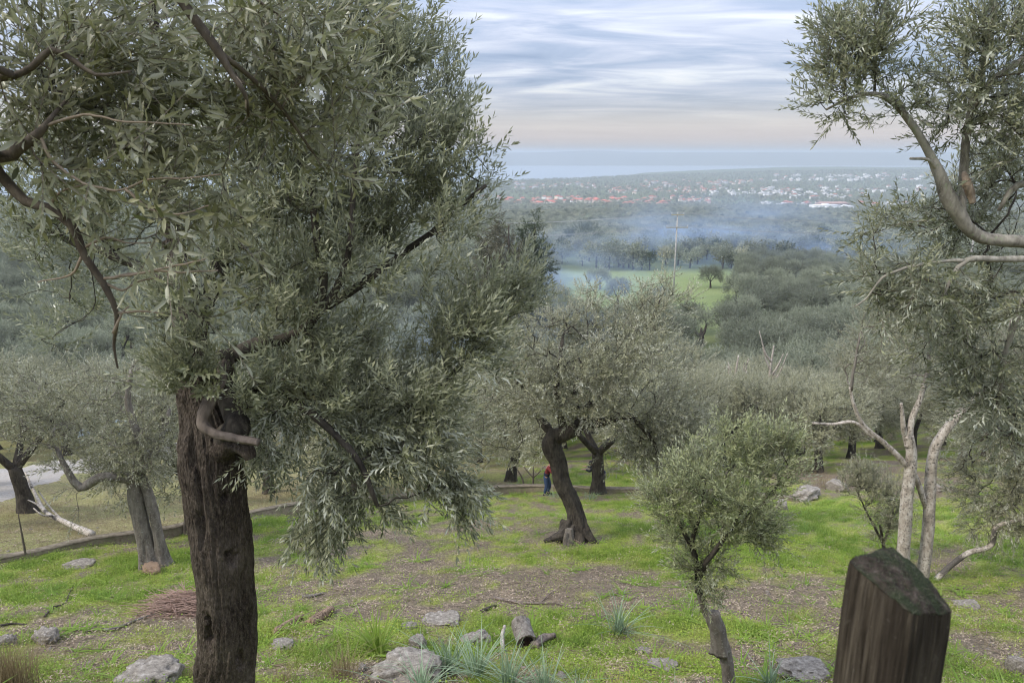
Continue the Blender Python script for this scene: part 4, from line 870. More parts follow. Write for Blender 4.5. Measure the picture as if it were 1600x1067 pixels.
def round_tree(px, py, h, w, seed, leafm, label, name='round_tree', cat='tree'):
    p0 = G(px, py); r = np.random.default_rng(seed); root = tree_obj(name, p0, label, cat, 'odd trees in the valley'); t = TubeSet()
    Q, R = smooth_path([p0 - np.array([0, 0, .3]), p0 + np.array([0, 0, h * .5])], .3, [w * .07, w * .05]); t.add(Q, R, 10); add_part('trunk', t.mesh('trunk', MAT_bark_dark), root)
    B = [(p0 + np.array([0, 0, h * .58]), (w * .5, w * .5, h * .42))]; p = sample_blobs(B, 900, r); d = p - (p0 + np.array([0, 0, h * .4])); d /= np.linalg.norm(d, axis=1, keepdims=True)
    add_part('crown', crown_mesh('crown', TW_low, p, d, r.uniform(.8, 1.3, len(p)) * w / 6, r, leafm, MAT_bark_twig, stems=False), root)
round_tree(912, 392, 12, 13, 5, MAT_leaf_dark, 'round dark green tree above the back of the field')
round_tree(1228, 500, 5.0, 3.6, 6, MAT_leaf_lime, 'small yellow green tree among grey olives right of the field')

# ------------------------------------------------------------------ stuff instancer
def scatter(name, template_me, P_, S_, R_, tilt=0.0):
    """one object that repeats a template mesh at points (stuff only)"""
    tmpl = bpy.data.objects.new(name + '_piece', template_me)
    me = bpy.data.meshes.new(name); me.vertices.add(len(P_)); me.vertices.foreach_set('co', np.asarray(P_, np.float32).ravel())
    a = me.attributes.new('sc', 'FLOAT', 'POINT'); a.data.foreach_set('value', np.asarray(S_, np.float32))
    rr = np.zeros((len(P_), 3), np.float32); rr[:, 2] = R_
    if tilt: rr[:, :2] = np.random.default_rng(1).normal(0, tilt, (len(P_), 2))
    a = me.attributes.new('rt', 'FLOAT_VECTOR', 'POINT'); a.data.foreach_set('vector', rr.ravel())
    o = link(name, me); ng = bpy.data.node_groups.new(name, 'GeometryNodeTree')
    ng.interface.new_socket('Geometry', in_out='INPUT', socket_type='NodeSocketGeometry'); ng.interface.new_socket('Geometry', in_out='OUTPUT', socket_type='NodeSocketGeometry')
    gi = ng.nodes.new('NodeGroupInput'); go = ng.nodes.new('NodeGroupOutput'); ip = ng.nodes.new('GeometryNodeInstanceOnPoints'); oi = ng.nodes.new('GeometryNodeObjectInfo'); oi.inputs['Object'].default_value = tmpl
    try: oi.inputs['As Instance'].default_value = True
    except Exception: pass
    m2p = ng.nodes.new('GeometryNodeMeshToPoints')
    na = ng.nodes.new('GeometryNodeInputNamedAttribute'); na.data_type = 'FLOAT'; na.inputs['Name'].default_value = 'sc'
    nb = ng.nodes.new('GeometryNodeInputNamedAttribute'); nb.data_type = 'FLOAT_VECTOR'; nb.inputs['Name'].default_value = 'rt'
    L = ng.links.new; L(gi.outputs[0], m2p.inputs[0]); L(m2p.outputs[0], ip.inputs['Points']); L(oi.outputs['Geometry'], ip.inputs['Instance'])
    e2r = ng.nodes.new('FunctionNodeEulerToRotation'); L(nb.outputs[0], e2r.inputs[0]); L(e2r.outputs[0], ip.inputs['Rotation']); L(na.outputs[0], ip.inputs['Scale']); L(ip.outputs[0], go.inputs[0])
    md = o.modifiers.new('scatter', 'NODES'); md.node_group = ng; tagk(o, 'stuff'); return o

def joined(parts):
    Vs, FS, rn, o, mats = [], [], [], 0, []
    for nm, me in parts:
        n_ = len(me.vertices); co = np.empty(n_ * 3, np.float32); me.vertices.foreach_get('co', co); me.calc_loop_triangles()
        tr = np.empty(len(me.loop_triangles) * 3, np.int32); me.loop_triangles.foreach_get('vertices', tr); tp = np.empty(len(me.loop_triangles), np.int32); me.loop_triangles.foreach_get('polygon_index', tp)
        if 'rnd' in me.attributes: a = np.empty(len(me.polygons), np.float32); me.attributes['rnd'].data.foreach_get('value', a); rn.append(a[tp])
        else: rn.append(np.full(len(tp), .5))
        Vs.append(co.reshape(-1, 3)); FS.append((tr.reshape(-1, 3) + o, len(mats))); mats.append(me.materials[0]); o += n_
    return mesh_np('far_olive', np.concatenate(Vs), FS, mats, rnd=np.concatenate(rn))
JB = [joined(LIB_B[i]) for i in range(3)]
gr_ = np.array(grove_rest); rg = np.random.default_rng(4); kg = rg.integers(0, 3, len(gr_))
for k in range(3):
    m_ = kg == k; scatter('olive_grove', JB[k], gr_[m_], rg.uniform(.8, 1.15, m_.sum()), rg.uniform(0, 6.28, m_.sum()))

# forest over the plain
def far_tree_mesh(seed, nA, leafm, h=6.5):
    r = np.random.default_rng(seed); B = [(np.array([r.normal(0, .7), r.normal(0, .7), h * .52]), (h * .40, h * .40, h * .34)), (np.array([r.normal(0, 1.2), r.normal(0, 1.2), h * .68]), (h * .28, h * .28, h * .27))]
    p = sample_blobs(B, nA, r); d = p - np.array([0, 0, h * .3]); d /= np.linalg.norm(d, axis=1, keepdims=True)
    V, Fl, Fs, R = place_twigs(TW_far, p, d, r.uniform(.8, 1.4, nA), r)
    t = TubeSet(); t.add([(0, 0, -.5), (0, 0, h * .3), (0, 0, h * .55)], [.3, .25, .15], 5); tv = np.concatenate(t.V); tf = np.concatenate(t.F) + len(V)
    return mesh_np('far_tree', np.concatenate([V, tv]), [(Fl, 0), (tf, 1)], [leafm, MAT_bark_dark], rnd=np.concatenate([R, np.full(len(tf), .5)]))
FT = [far_tree_mesh(s, 200, m) for s, m in ((1, MAT_leaf_far), (2, MAT_leaf_far), (3, MAT_leaf_mid), (4, MAT_leaf_far), (5, MAT_leaf_dark))]
def field_pts(r, y0, y1, dens, jitter=1.0):
    n_ = int(.80 * (y1 ** 2 - y0 ** 2) * dens); y = np.sqrt(r.uniform(y0 ** 2, y1 ** 2, n_)); x = r.uniform(-.80, .80, n_) * y; return x, y
r3 = np.random.default_rng(5)
xa, ya = field_pts(r3, 214, 700, 1 / 52); xb, yb = field_pts(r3, 700, 1750, 1 / 95); xc, yc = field_pts(r3, 1750, 4300, 1 / 600)
x = np.concatenate([xa, xb, xc]); y = np.concatenate([ya, yb, yc])
dens = n2(x, y, 60, 3, 12); keep = dens > .36; x, y = x[keep], y[keep]; z = H(x, y)
keep = z > 1.5; x, y, z = x[keep], y[keep], z[keep]; sc = r3.uniform(.7, 1.25, len(x)) * np.where(y > 1750, 1.35, 1); kind = r3.choice(5, len(x), p=[.27, .27, .2, .2, .06])
for k in range(5):
    m_ = kind == k; P3 = np.stack([x, y, z], -1)[m_]; scatter('olive_woods', FT[k], P3, sc[m_], r3.uniform(0, 6.28, m_.sum()), .05)
print('woods', len(x))

# ------------------------------------------------------------------ town
def mat_plain(name, c, rough=.8, s=.08): return simple(name, tuple(v * (1 - s * 3) for v in c), c, .6, rough, .1)
MW = [mat_plain('render_white', (.78, .76, .72)), mat_plain('render_cream', (.70, .62, .50)), mat_plain('render_pink', (.64, .48, .42)), mat_plain('render_grey', (.5, .5, .5))]
MR = [mat_plain('tiles_terracotta', (.46, .17, .11)), mat_plain('tiles_faded', (.42, .25, .19)), mat_plain('roof_concrete', (.45, .45, .45)), mat_plain('tiles_bright_red', (.62, .17, .12))]
MG = mat_plain('window_dark', (.05, .06, .07), .3)
def house_mesh(w, d, h, roof, mw, mr, fl):
    V = []; Fw = []; Fr = []; Fg = []
    def bx(x0, x1, y0, y1, z0, z1, L):
        o = len(V); V.extend([(x0, y0, z0), (x1, y0, z0), (x1, y1, z0), (x0, y1, z0), (x0, y0, z1), (x1, y0, z1), (x1, y1, z1), (x0, y1, z1)])
        for f in [(4, 5, 6, 7), (0, 1, 5, 4), (1, 2, 6, 5), (2, 3, 7, 6), (3, 0, 4, 7)]: L.append([o + i for i in f])
    bx(-w / 2, w / 2, -d / 2, d / 2, -3, h, Fw)
    if roof:
        o = len(V); e = .6; rh = h + min(w, d) * .22; V.extend([(-w / 2 - e, -d / 2 - e, h), (w / 2 + e, -d / 2 - e, h), (w / 2 + e, d / 2 + e, h), (-w / 2 - e, d / 2 + e, h), (-w / 2 + d * .4, 0, rh), (w / 2 - d * .4, 0, rh)])
        Fr += [[o, o + 1, o + 5, o + 4], [o + 2, o + 3, o + 4, o + 5]]; T = [[o + 1, o + 2, o + 5], [o + 3, o, o + 4], ]
        Fr += [[o + 3, o + 2, o + 1, o]]
    else:
        T = []; bx(-w / 2 - .3, w / 2 + .3, -d / 2 - .3, d / 2 + .3, h, h + .5, Fr); bx(-w * .12, w * .12, -d * .2, d * .1, h + .5, h + 2.4, Fw)
    nw = max(2, int(w / 3.2))
    for f in range(fl):
        for i in range(nw):
            xc_ = -w / 2 + (i + .5) * w / nw; z0 = 1.0 + f * 3
            bx(xc_ - .6, xc_ + .6, -d / 2 - .06, -d / 2 + .1, z0, z0 + 1.4, Fg)
        for i in range(2):
            yc_ = -d / 4 + i * d / 2; bx(w / 2 - .1, w / 2 + .06, yc_ - .6, yc_ + .6, 1 + f * 3, 2.4 + f * 3, Fg)
    FS = [(np.array(Fw), 0), (np.array(Fr), 1), (np.array(Fg), 2)]
    if T: FS.append((np.array(T), 1))
    return mesh_np('house', V, FS, [mw, mr, MG])
HT = [('white villa with terracotta hip roof', house_mesh(13, 10, 6, 1, MW[0], MR[0], 2)), ('cream house with faded tiled roof', house_mesh(12, 9, 6, 1, MW[1], MR[1], 2)), ('white flat roofed apartment block', house_mesh(20, 11, 9, 0, MW[0], MR[2], 3)),
      ('long white terrace with flat roof', house_mesh(30, 9, 6, 0, MW[0], MR[2], 2)), ('pink rendered house with terracotta roof', house_mesh(14, 11, 7, 1, MW[2], MR[0], 2)), ('cream house with bright red roof', house_mesh(16, 12, 6.5, 1, MW[1], MR[3], 2)), ('grey white block with faded roof', house_mesh(18, 10, 9, 1, MW[3], MR[1], 3))]
r4 = np.random.default_rng(9)
def town_pt(px, py):
    g = G(px, py); return g
spots = []
def cluster(px0, px1, py0, py1, n_, kinds):
    for _ in range(n_):
        spots.append((r4.uniform(px0, px1), r4.uniform(py0, py1), int(r4.choice(kinds))))
cluster(790, 845, 312, 322, 16, [1, 4, 5]); cluster(850, 990, 309, 320, 44, [0, 1, 4, 5, 5]); cluster(975, 1110, 309, 323, 40, [0, 1, 1, 4, 0])
cluster(950, 1120, 294, 304, 46, [0, 1, 4, 0]); cluster(800, 960, 287, 296, 26, [0, 1, 6]); cluster(1000, 1180, 283, 295, 42, [0, 1, 4, 6])
cluster(1080, 1250, 296, 306, 36, [2, 3, 0, 0]); cluster(1180, 1360, 303, 312, 40, [2, 3, 3, 0]); cluster(1190, 1420, 318, 325, 26, [3, 1, 4]); cluster(1260, 1460, 293, 301, 26, [2, 3, 0]); cluster(1180, 1440, 274, 284, 56, [0, 3, 2, 6]); cluster(1460, 1600, 285, 305, 20, [0, 3, 2]); cluster(600, 790, 300, 320, 26, [0, 1, 4])
made = []
occ = {}
TZ = [(0, 'left of the view gap'), (790, 'beside the big crown'), (880, 'left of the pole'), (1010, 'above the pole'), (1100, 'just right of the pole'), (1190, 'left of the warehouse'), (1265, 'above the warehouse'), (1345, 'right of the warehouse')]
big = [(1267, 1332, 328, 'long low white warehouse with flat pale roof at the foot of the town')]
for (px, py, k) in spots:
    g = G(px, py)
    if g[1] > 5500 or g[2] < 2: continue
    if any((g[0] - a) ** 2 + (g[1] - b_) ** 2 < 13 ** 2 for a, b_ in occ.get((int(g[0] // 30), int(g[1] // 30)), [])): continue
    occ.setdefault((int(g[0] // 30), int(g[1] // 30)), []).append((g[0], g[1])); made.append((g, k))
made.sort(key=lambda t: t[0][1])
for i, (g, k) in enumerate(made):
    if i < 290:
        o = link('house', HT[k][1], None, g); o.rotation_euler = (0, 0, r4.normal(0, .5)); s = r4.uniform(.8, 1.2); o.scale = (s, s, s)
        tag(o, HT[k][0] + (', nearer rows of the town ' if g[1] < 2200 else ', farther rows of the town ') + zone(g[0], g[1], TZ), 'house', 'houses of the distant town')
for k in range(7):
    rest = [g for i, (g, kk) in enumerate(made) if i >= 290 and kk == k]
    if rest: scatter('far_houses', HT[k][1], np.array(rest), r4.uniform(.8, 1.3, len(rest)), r4.normal(0, .5, len(rest)))
print('houses', len(made))
# warehouse
g = G(1299, 328.5); wd = 66 * m_px(g)
o = empty('warehouse', g, 'long low white warehouse with flat pale roof at the right foot of the town', 'warehouse')
me = house_mesh(wd * .62, 22, 8.5, 0, MW[0], MW[0], 0); a = link('hall', me, o); a.location = (-wd * .17, 0, 0)
me = house_mesh(wd * .34, 20, 6.5, 0, MW[0], MW[0], 0); a = link('annex', me, o); a.location = (wd * .32, 3, 0)
g = G(1300, 324.5); o = link('factory', house_mesh(70, 20, 8, 1, MW[2], MR[1], 2), None, g); tag(o, 'long pink shed with faded roof behind the white warehouse', 'factory')

# pole mast on the ridge
g = G(1409, 285); t = TubeSet(); t.add([g, g + np.array([0, 0, 55.])], [1.2, .5], 6); o = link('radio_mast', t.mesh('mast', MW[3])); tag(o, 'thin radio mast on the skyline above the town on the right', 'mast')

# ------------------------------------------------------------------ power pole with wires
MC = simple('weathered_concrete', (.30, .28, .25), (.46, .43, .38), 3, .9, .3)
MY = simple('yellowish_steel', (.30, .27, .18), (.46, .42, .28), 3, .7, .2)
def box_bm(bm, c, s, rz=0):
    m = Matrix.Translation(c) @ Matrix.Rotation(rz, 4, 'Z') @ Matrix.Diagonal((*s, 1)); bmesh.ops.create_cube(bm, size=1, matrix=m)
def bm_link(bm, name, mat, parent=None, bevel=0):
    if bevel: bmesh.ops.bevel(bm, geom=bm.edges[:], offset=bevel, segments=2, affect='EDGES')
    me = bpy.data.meshes.new(name); bm.to_mesh(me); bm.free(); me.materials.append(mat); return link(name, me, parent)
YP = 158.0; pb = P(1053, 440, YP); pb[2] = float(H(pb[0], YP)); ptop = P(1056, 333, YP)[2] - pb[2]; kk = m_px(P(1055, 380, YP))
pole = empty('power_pole', pb, 'tall pale power pole with two crossarms standing on the green field', 'power pole')
t = TubeSet(); t.add([(0, 0, -.5), (0, 0, ptop)], [.20, .11], 12); link('pole', t.mesh('pole', MC), pole)
arms = [(ptop - .35, 9 * kk * 1.1), (ptop - 22 * kk, 17 * kk)]
ends = []
for (z_, hw) in arms:
    bm = bmesh.new(); box_bm(bm, (0, -.2, z_), (2 * hw, .16, .2)); a = bm_link(bm, 'crossarm', MY, pole, .03)
    for sx in (-1, 0, 1):
        t = TubeSet(); t.add([(sx * hw * .93, -.2, z_ + .14), (sx * hw * .93, -.2, z_ + .5)], [.07, .05], 8); link('insulator', t.mesh('insulator', MW[0]), a); ends.append((pb + np.array([sx * hw * .93, -.2, z_ + .55]), z_))
ML = simple('wire_metal', (.35, .35, .35), (.5, .5, .5), 1, .5, 0)
for (e, z_) in ends:
    for sgn, far in ((-1, np.array([-78, -20, 1.5])), (1, np.array([82, 30, -2.0]))):
        tgt = e + far; tt = np.linspace(0, 1, 30)[:, None]; Q = e * (1 - tt) + tgt * tt; Q[:, 2] -= 4 * 2.2 * (tt * (1 - tt))[:, 0]
        t = TubeSet(); t.add(Q, np.full(30, .02), 3); o = link('power_line', t.mesh('power_line', ML)); tag(o, 'thin power line sagging from the pole crossarm to the ' + ('left' if sgn < 0 else 'right'), 'power line', 'power lines ' + ('left' if sgn < 0 else 'right') + ' of the pole')
for sgn, off in ((-1, np.array([-78, -20, 1.5])), (1, np.array([82, 30, -2.0]))):
    b_ = pb + off; b_[2] = float(H(b_[0], b_[1]))
    c = copy_tree(pole); c.location = tuple(b_); hh = (pb + off)[2] - b_[2] ; c.location.z += hh
    c['label'] = 'power pole with crossarms hidden behind the ' + ('tall trees left of the field' if sgn < 0 else 'grove right of the field')
    for ch in c.children:
        if ch.name.startswith('pole'):
            ch.scale.z = 1; t = TubeSet(); t.add([(0, 0, -hh - 1), (0, 0, ptop)], [.34, .16], 12); ch.data = t.mesh('pole', MC)

# ------------------------------------------------------------------ smoke drifting over the field
def smoke_mat(name, col, dens, nscale, lo, hi):
    def build(n_, v_):
        tc_ = n_.nodes.new('ShaderNodeTexCoord'); nz = n_.nodes.new('ShaderNodeTexNoise'); nz.inputs['Scale'].default_value = nscale; nz.inputs['Detail'].default_value = 3
        mp = n_.nodes.new('ShaderNodeMapping'); mp.inputs['Scale'].default_value = (1, .6, 1.6); n_.links.new(tc_.outputs['Object'], mp.inputs[0]); n_.links.new(mp.outputs[0], nz.inputs['Vector'])
        ln = n_.nodes.new('ShaderNodeVectorMath'); ln.operation = 'LENGTH'; n_.links.new(tc_.outputs['Object'], ln.inputs[0])
        fa = n_.nodes.new('ShaderNodeMapRange'); fa.inputs['From Min'].default_value = 1.0; fa.inputs['From Max'].default_value = .3; n_.links.new(ln.outputs['Value'], fa.inputs['Value'])
        fb = n_.nodes.new('ShaderNodeMapRange'); fb.inputs['From Min'].default_value = lo; fb.inputs['From Max'].default_value = hi; fb.inputs['To Max'].default_value = dens; n_.links.new(nz.outputs[0], fb.inputs['Value'])
        mu = n_.nodes.new('ShaderNodeMath'); mu.operation = 'MULTIPLY'; n_.links.new(fa.outputs[0], mu.inputs[0]); n_.links.new(fb.outputs[0], mu.inputs[1]); n_.links.new(mu.outputs[0], v_.inputs['Density'])
    return vol_mat(name, col, 0, .0, build)
def smoke(px, py, Y, rx, ry, rd, mat, tilt=0):
    bm = bmesh.new(); bmesh.ops.create_icosphere(bm, subdivisions=3, radius=1.0); o = bm_link(bm, 'smoke', mat); c = P(px, py, Y); k = m_px(c)
    o.location = tuple(c); o.scale = (rx * k, rd, ry * k); o.rotation_euler = (0, tilt, 0); tagk(o, 'stuff'); return o
SMOKE = True
if SMOKE:
    sm = smoke_mat('smoke_blue', (.52, .69, .98), .020, 2.4, .42, .64)
    smoke(1110, 395, 255, 330, 95, 80, sm, -.05)
    sm2 = smoke_mat('smoke_wisp', (.56, .71, .96), .024, 1.7, .36, .68)
    smoke(900, 425, 140, 170, 70, 25, sm2, .15); smoke(900, 520, 85, 130, 70, 12, sm2, .3)
    smoke(690, 520, 60, 110, 60, 9, sm2, 0); smoke(1215, 455, 190, 90, 50, 30, sm2, .4)

# ------------------------------------------------------------------ gravel road and low wall on the left
def strip(name, cl, hw, lift, mat, nside=9):
    Q, _ = smooth_path([(a, b_, 0) for a, b_ in cl], .6); t_, _, _ = frames(Q); nrm = np.stack([t_[:, 1], -t_[:, 0], t_[:, 0] * 0], -1); nrm /= np.linalg.norm(nrm, axis=1, keepdims=True)
    us = np.linspace(-1, 1, nside); X = Q[:, None, 0] + nrm[:, None, 0] * us * hw; Y_ = Q[:, None, 1] + nrm[:, None, 1] * us * hw
    w_ = (n2(X, Y_, 1.2, 3, 4) - .5) * .8; X = X + nrm[:, None, 0] * w_ * (np.abs(us) == 1)
    Z = H(X, Y_) + lift - .12 * (np.abs(us) == 1); ix = np.arange(X.size).reshape(X.shape)
    return mesh_np(name, np.stack([X, Y_, Z], -1).reshape(-1, 3), [(np.stack([ix[:-1, :-1], ix[:-1, 1:], ix[1:, 1:], ix[1:, :-1]], -1).reshape(-1, 4), 0)], mat, smooth=True)
g1, g2, g3, g4 = G(-160, 790), G(20, 745), G(130, 722), G(290, 700)
n = NT('road_gravel'); v = n.noise(9, 6, .75); v2_ = n.noise(1.2, 4, .6)
MAT_gravel = n.done(n.bsdf(n.mix(n.ramp(v2_, [(.4, .0), (.65, .5)]), n.ramp(v, [(.3, (.20, .18, .155)), (.6, (.36, .33, .29)), (.75, (.46, .42, .38))]), (.33, .28, .22)), .95, n.bump(v, .6, .03), .15))
tagk(link('road', strip('road', [tuple(g1[:2] + np.array([-8, -6])), tuple(g1[:2]), tuple(g2[:2]), tuple(g3[:2]), tuple(g4[:2]), (g4[0] + 6, g4[1] + 14)], 3.1, .07, MAT_gravel)), 'structure')
# low wall: a run of cast blocks with a coping
MAT_wall = (lambda n: n.done(n.bsdf(n.mix(n.ramp(n.noise(2.5, 5, .7), [(.4, .0), (.65, .7)]), n.ramp(n.noise(10, 5, .65), [(.3, (.13, .10, .065)), (.7, (.30, .25, .18))]), (.12, .13, .05)), .95, n.bump(n.noise(14, 5, .7), .7, .02), .1)))(NT('wall_render'))
MAT_coping = simple('wall_coping', (.08, .065, .04), (.25, .205, .145), 7, .95, .5, .01)
Qw, _ = smooth_path([(w_[0], w_[1], 0) for w_ in WALL], .5); Qw[:, 2] = H(Qw[:, 0], Qw[:, 1])
for _ in range(30): Qw[1:-1, 2] = (Qw[:-2, 2] + Qw[2:, 2]) / 2
tw_, _, _ = frames(Qw); nw_ = np.stack([tw_[:, 1], -tw_[:, 0], tw_[:, 0] * 0], -1); nw_ /= np.linalg.norm(nw_, axis=1, keepdims=True)
def wall_part(hw, z0, z1, name, mat, seed):
    m = len(Qw); wob = (n2(Qw[:, 0], Qw[:, 1], .8, 3, seed) - .5)[:, None] * .05; dz_ = -.12 * sstep(-6, 1, Qw[:, 0])[:, None]
    zz = np.array([0, 0, 1.0]); V = np.concatenate([Qw - nw_ * (hw + wob) + zz * (z0 + (dz_ if z0 > 0 else 0)), Qw - nw_ * (hw + wob) + zz * (z1 + wob + dz_), Qw + nw_ * (hw + wob) + zz * (z1 + wob + dz_), Qw + nw_ * (hw + wob) + zz * (z0 + (dz_ if z0 > 0 else 0))]); ix = np.arange(4 * m).reshape(4, m)
    Fq = [np.stack([ix[a][:-1], ix[a][1:], ix[b_][1:], ix[b_][:-1]], -1) for a, b_ in ((0, 1), (1, 2), (2, 3))]
    Fq.append(np.array([[ix[0][0], ix[1][0], ix[2][0], ix[3][0]], [ix[3][-1], ix[2][-1], ix[1][-1], ix[0][-1]]]))
    return mesh_np(name, V, [(np.concatenate(Fq), 0)], mat)
wl_ = empty('low_wall', WALL[3], 'low weathered garden wall edging the slope from the left edge to behind the centre tree', 'wall')
add_part('wall_body', wall_part(.13, -.35, .25, 'body', MAT_wall, 3), wl_); add_part('coping', wall_part(.145, .252, .278, 'coping', MAT_coping, 5), wl_)

# ------------------------------------------------------------------ parked car, mostly hidden
def car(g, rz):
    root = empty('parked_car', g, 'pale blue hatchback parked beyond the gravel road, mostly hidden by leaves', 'car', None, rz)
    mp = NT('car_paint'); MP = mp.done(mp.bsdf((.50, .60, .66), .25, None, .6)); MGl = NT('car_glass'); MGl = MGl.done(MGl.bsdf((.03, .04, .05), .08, None, .6)); MT = simple('tyre_rubber', (.02, .02, .02), (.035, .035, .035), 8, .9); MRm = simple('rim_metal', (.4, .4, .42), (.5, .5, .52), 5, .35)
    prof = [(-2.0, .35), (-2.05, .7), (-1.95, .95), (-1.6, 1.0), (-.95, 1.08), (-.35, 1.45), (.9, 1.5), (1.6, 1.35), (1.95, 1.0), (2.02, .7), (1.98, .35)]
    def side(y, k): return [(x_, y * (1 - .14 * max(0, (z_ - .95)) / .5), z_) for x_, z_ in prof]
    V = []; W_ = .86
    for yy in (-W_, -W_ * .96, W_ * .96, W_): V += [(x_ * (1 if abs(yy) < W_ else .985), yy * (1 - .22 * max(0, z_ - .95) / .55), z_ if abs(yy) < W_ else z_ - .02) for x_, z_ in prof]
    m = len(prof); Fq = []
    for a in range(3):
        for i in range(m): Fq.append([a * m + i, a * m + (i + 1) % m, (a + 1) * m + (i + 1) % m, (a + 1) * m + i])
    bm = bmesh.new(); vs = [bm.verts.new(v_) for v_ in V]
    for f_ in Fq: bm.faces.new([vs[i] for i in f_])
    bm.faces.new([vs[i] for i in range(m)][::-1]); bm.faces.new([vs[3 * m + i] for i in range(m)]); bmesh.ops.recalc_face_normals(bm, faces=bm.faces); bm_link(bm, 'body', MP, root)
    def quad(name, pts_, mat):
        bm = bmesh.new(); a = [bm.verts.new(p_) for p_ in pts_]; bm.faces.new(a); r_ = bmesh.ops.extrude_face_region(bm, geom=bm.faces[:]); nrm_ = (Vector(pts_[1]) - Vector(pts_[0])).cross(Vector(pts_[2]) - Vector(pts_[0])).normalized()
        bmesh.ops.translate(bm, vec=nrm_ * .012, verts=[x_ for x_ in r_['geom'] if isinstance(x_, bmesh.types.BMVert)]); bmesh.ops.recalc_face_normals(bm, faces=bm.faces); return bm_link(bm, name, mat, root)
    quad('windscreen', [(-.93, -.72, 1.10), (-.37, -.66, 1.45), (-.37, .66, 1.45), (-.93, .72, 1.10)][::-1], MGl); quad('rear_window', [(1.62, -.64, 1.34), (1.93, -.7, 1.03), (1.93, .7, 1.03), (1.62, .64, 1.34)][::-1], MGl)
    for sy in (-1, 1):
        for (x0, x1, t0, t1) in ((-.7, .25, -.35, .25), (.32, 1.35, .32, 1.25)):
            pts_ = [(x0, sy * .845, 1.06), (x1, sy * .845, 1.06), (t1, sy * .72, 1.42), (t0, sy * .72, 1.42)]; quad('side_window', pts_ if sy < 0 else pts_[::-1], MGl)
        bm = bmesh.new(); box_bm(bm, (-1.98, sy * .6, .78), (.14, .34, .16)); bm_link(bm, 'headlight', MRm, root, .02)
        for xw in (-1.25, 1.25):
            t = TubeSet(); t.add([(xw, sy * .68, .32), (xw, sy * .90, .32)], [.32, .32], 20); w_ = link('wheel', t.mesh('tyre', MT, False), root); t = TubeSet(); t.add([(xw, sy * .85, .32), (xw, sy * .915, .32)], [.2, .18], 14); link('rim', t.mesh('rim', MRm, False), w_)
g = G(168, 688); car(g, .5)

# ------------------------------------------------------------------ people at work
def skin_obj(name, pts_, edges, rad, mat, parent, root_i=0, sub=2):
    me = bpy.data.meshes.new(name); me.from_pydata([tuple(p_) for p_ in pts_], edges, []); me.materials.append(mat); o = link(name, me, parent)
    md = o.modifiers.new('skin', 'SKIN'); md.use_smooth_shade = True
    if not me.skin_vertices: 
        return o
    for i, v_ in enumerate(me.skin_vertices[0].data): v_.radius = rad[i] if isinstance(rad[i], tuple) else (rad[i], rad[i]); v_.use_root = (i == root_i)
    sb = o.modifiers.new('sub', 'SUBSURF'); sb.levels = sub; sb.render_levels = sub; return o
def flat(name, c, rough=.85): return simple(name, tuple(v * .8 for v in c), c, 20, rough, .3, .004)
MSK = flat('skin', (.42, .25, .18), .6); MRED = flat('red_wool', (.20, .035, .035)); MNAVY = flat('navy_cloth', (.02, .025, .05)); MJEAN = flat('blue_denim', (.04, .065, .13)); MHAIR = flat('dark_hair', (.02, .015, .012), .6); MSHOE = flat('dark_boot', (.03, .025, .02)); MDARK = flat('black_cloth', (.02, .022, .028))
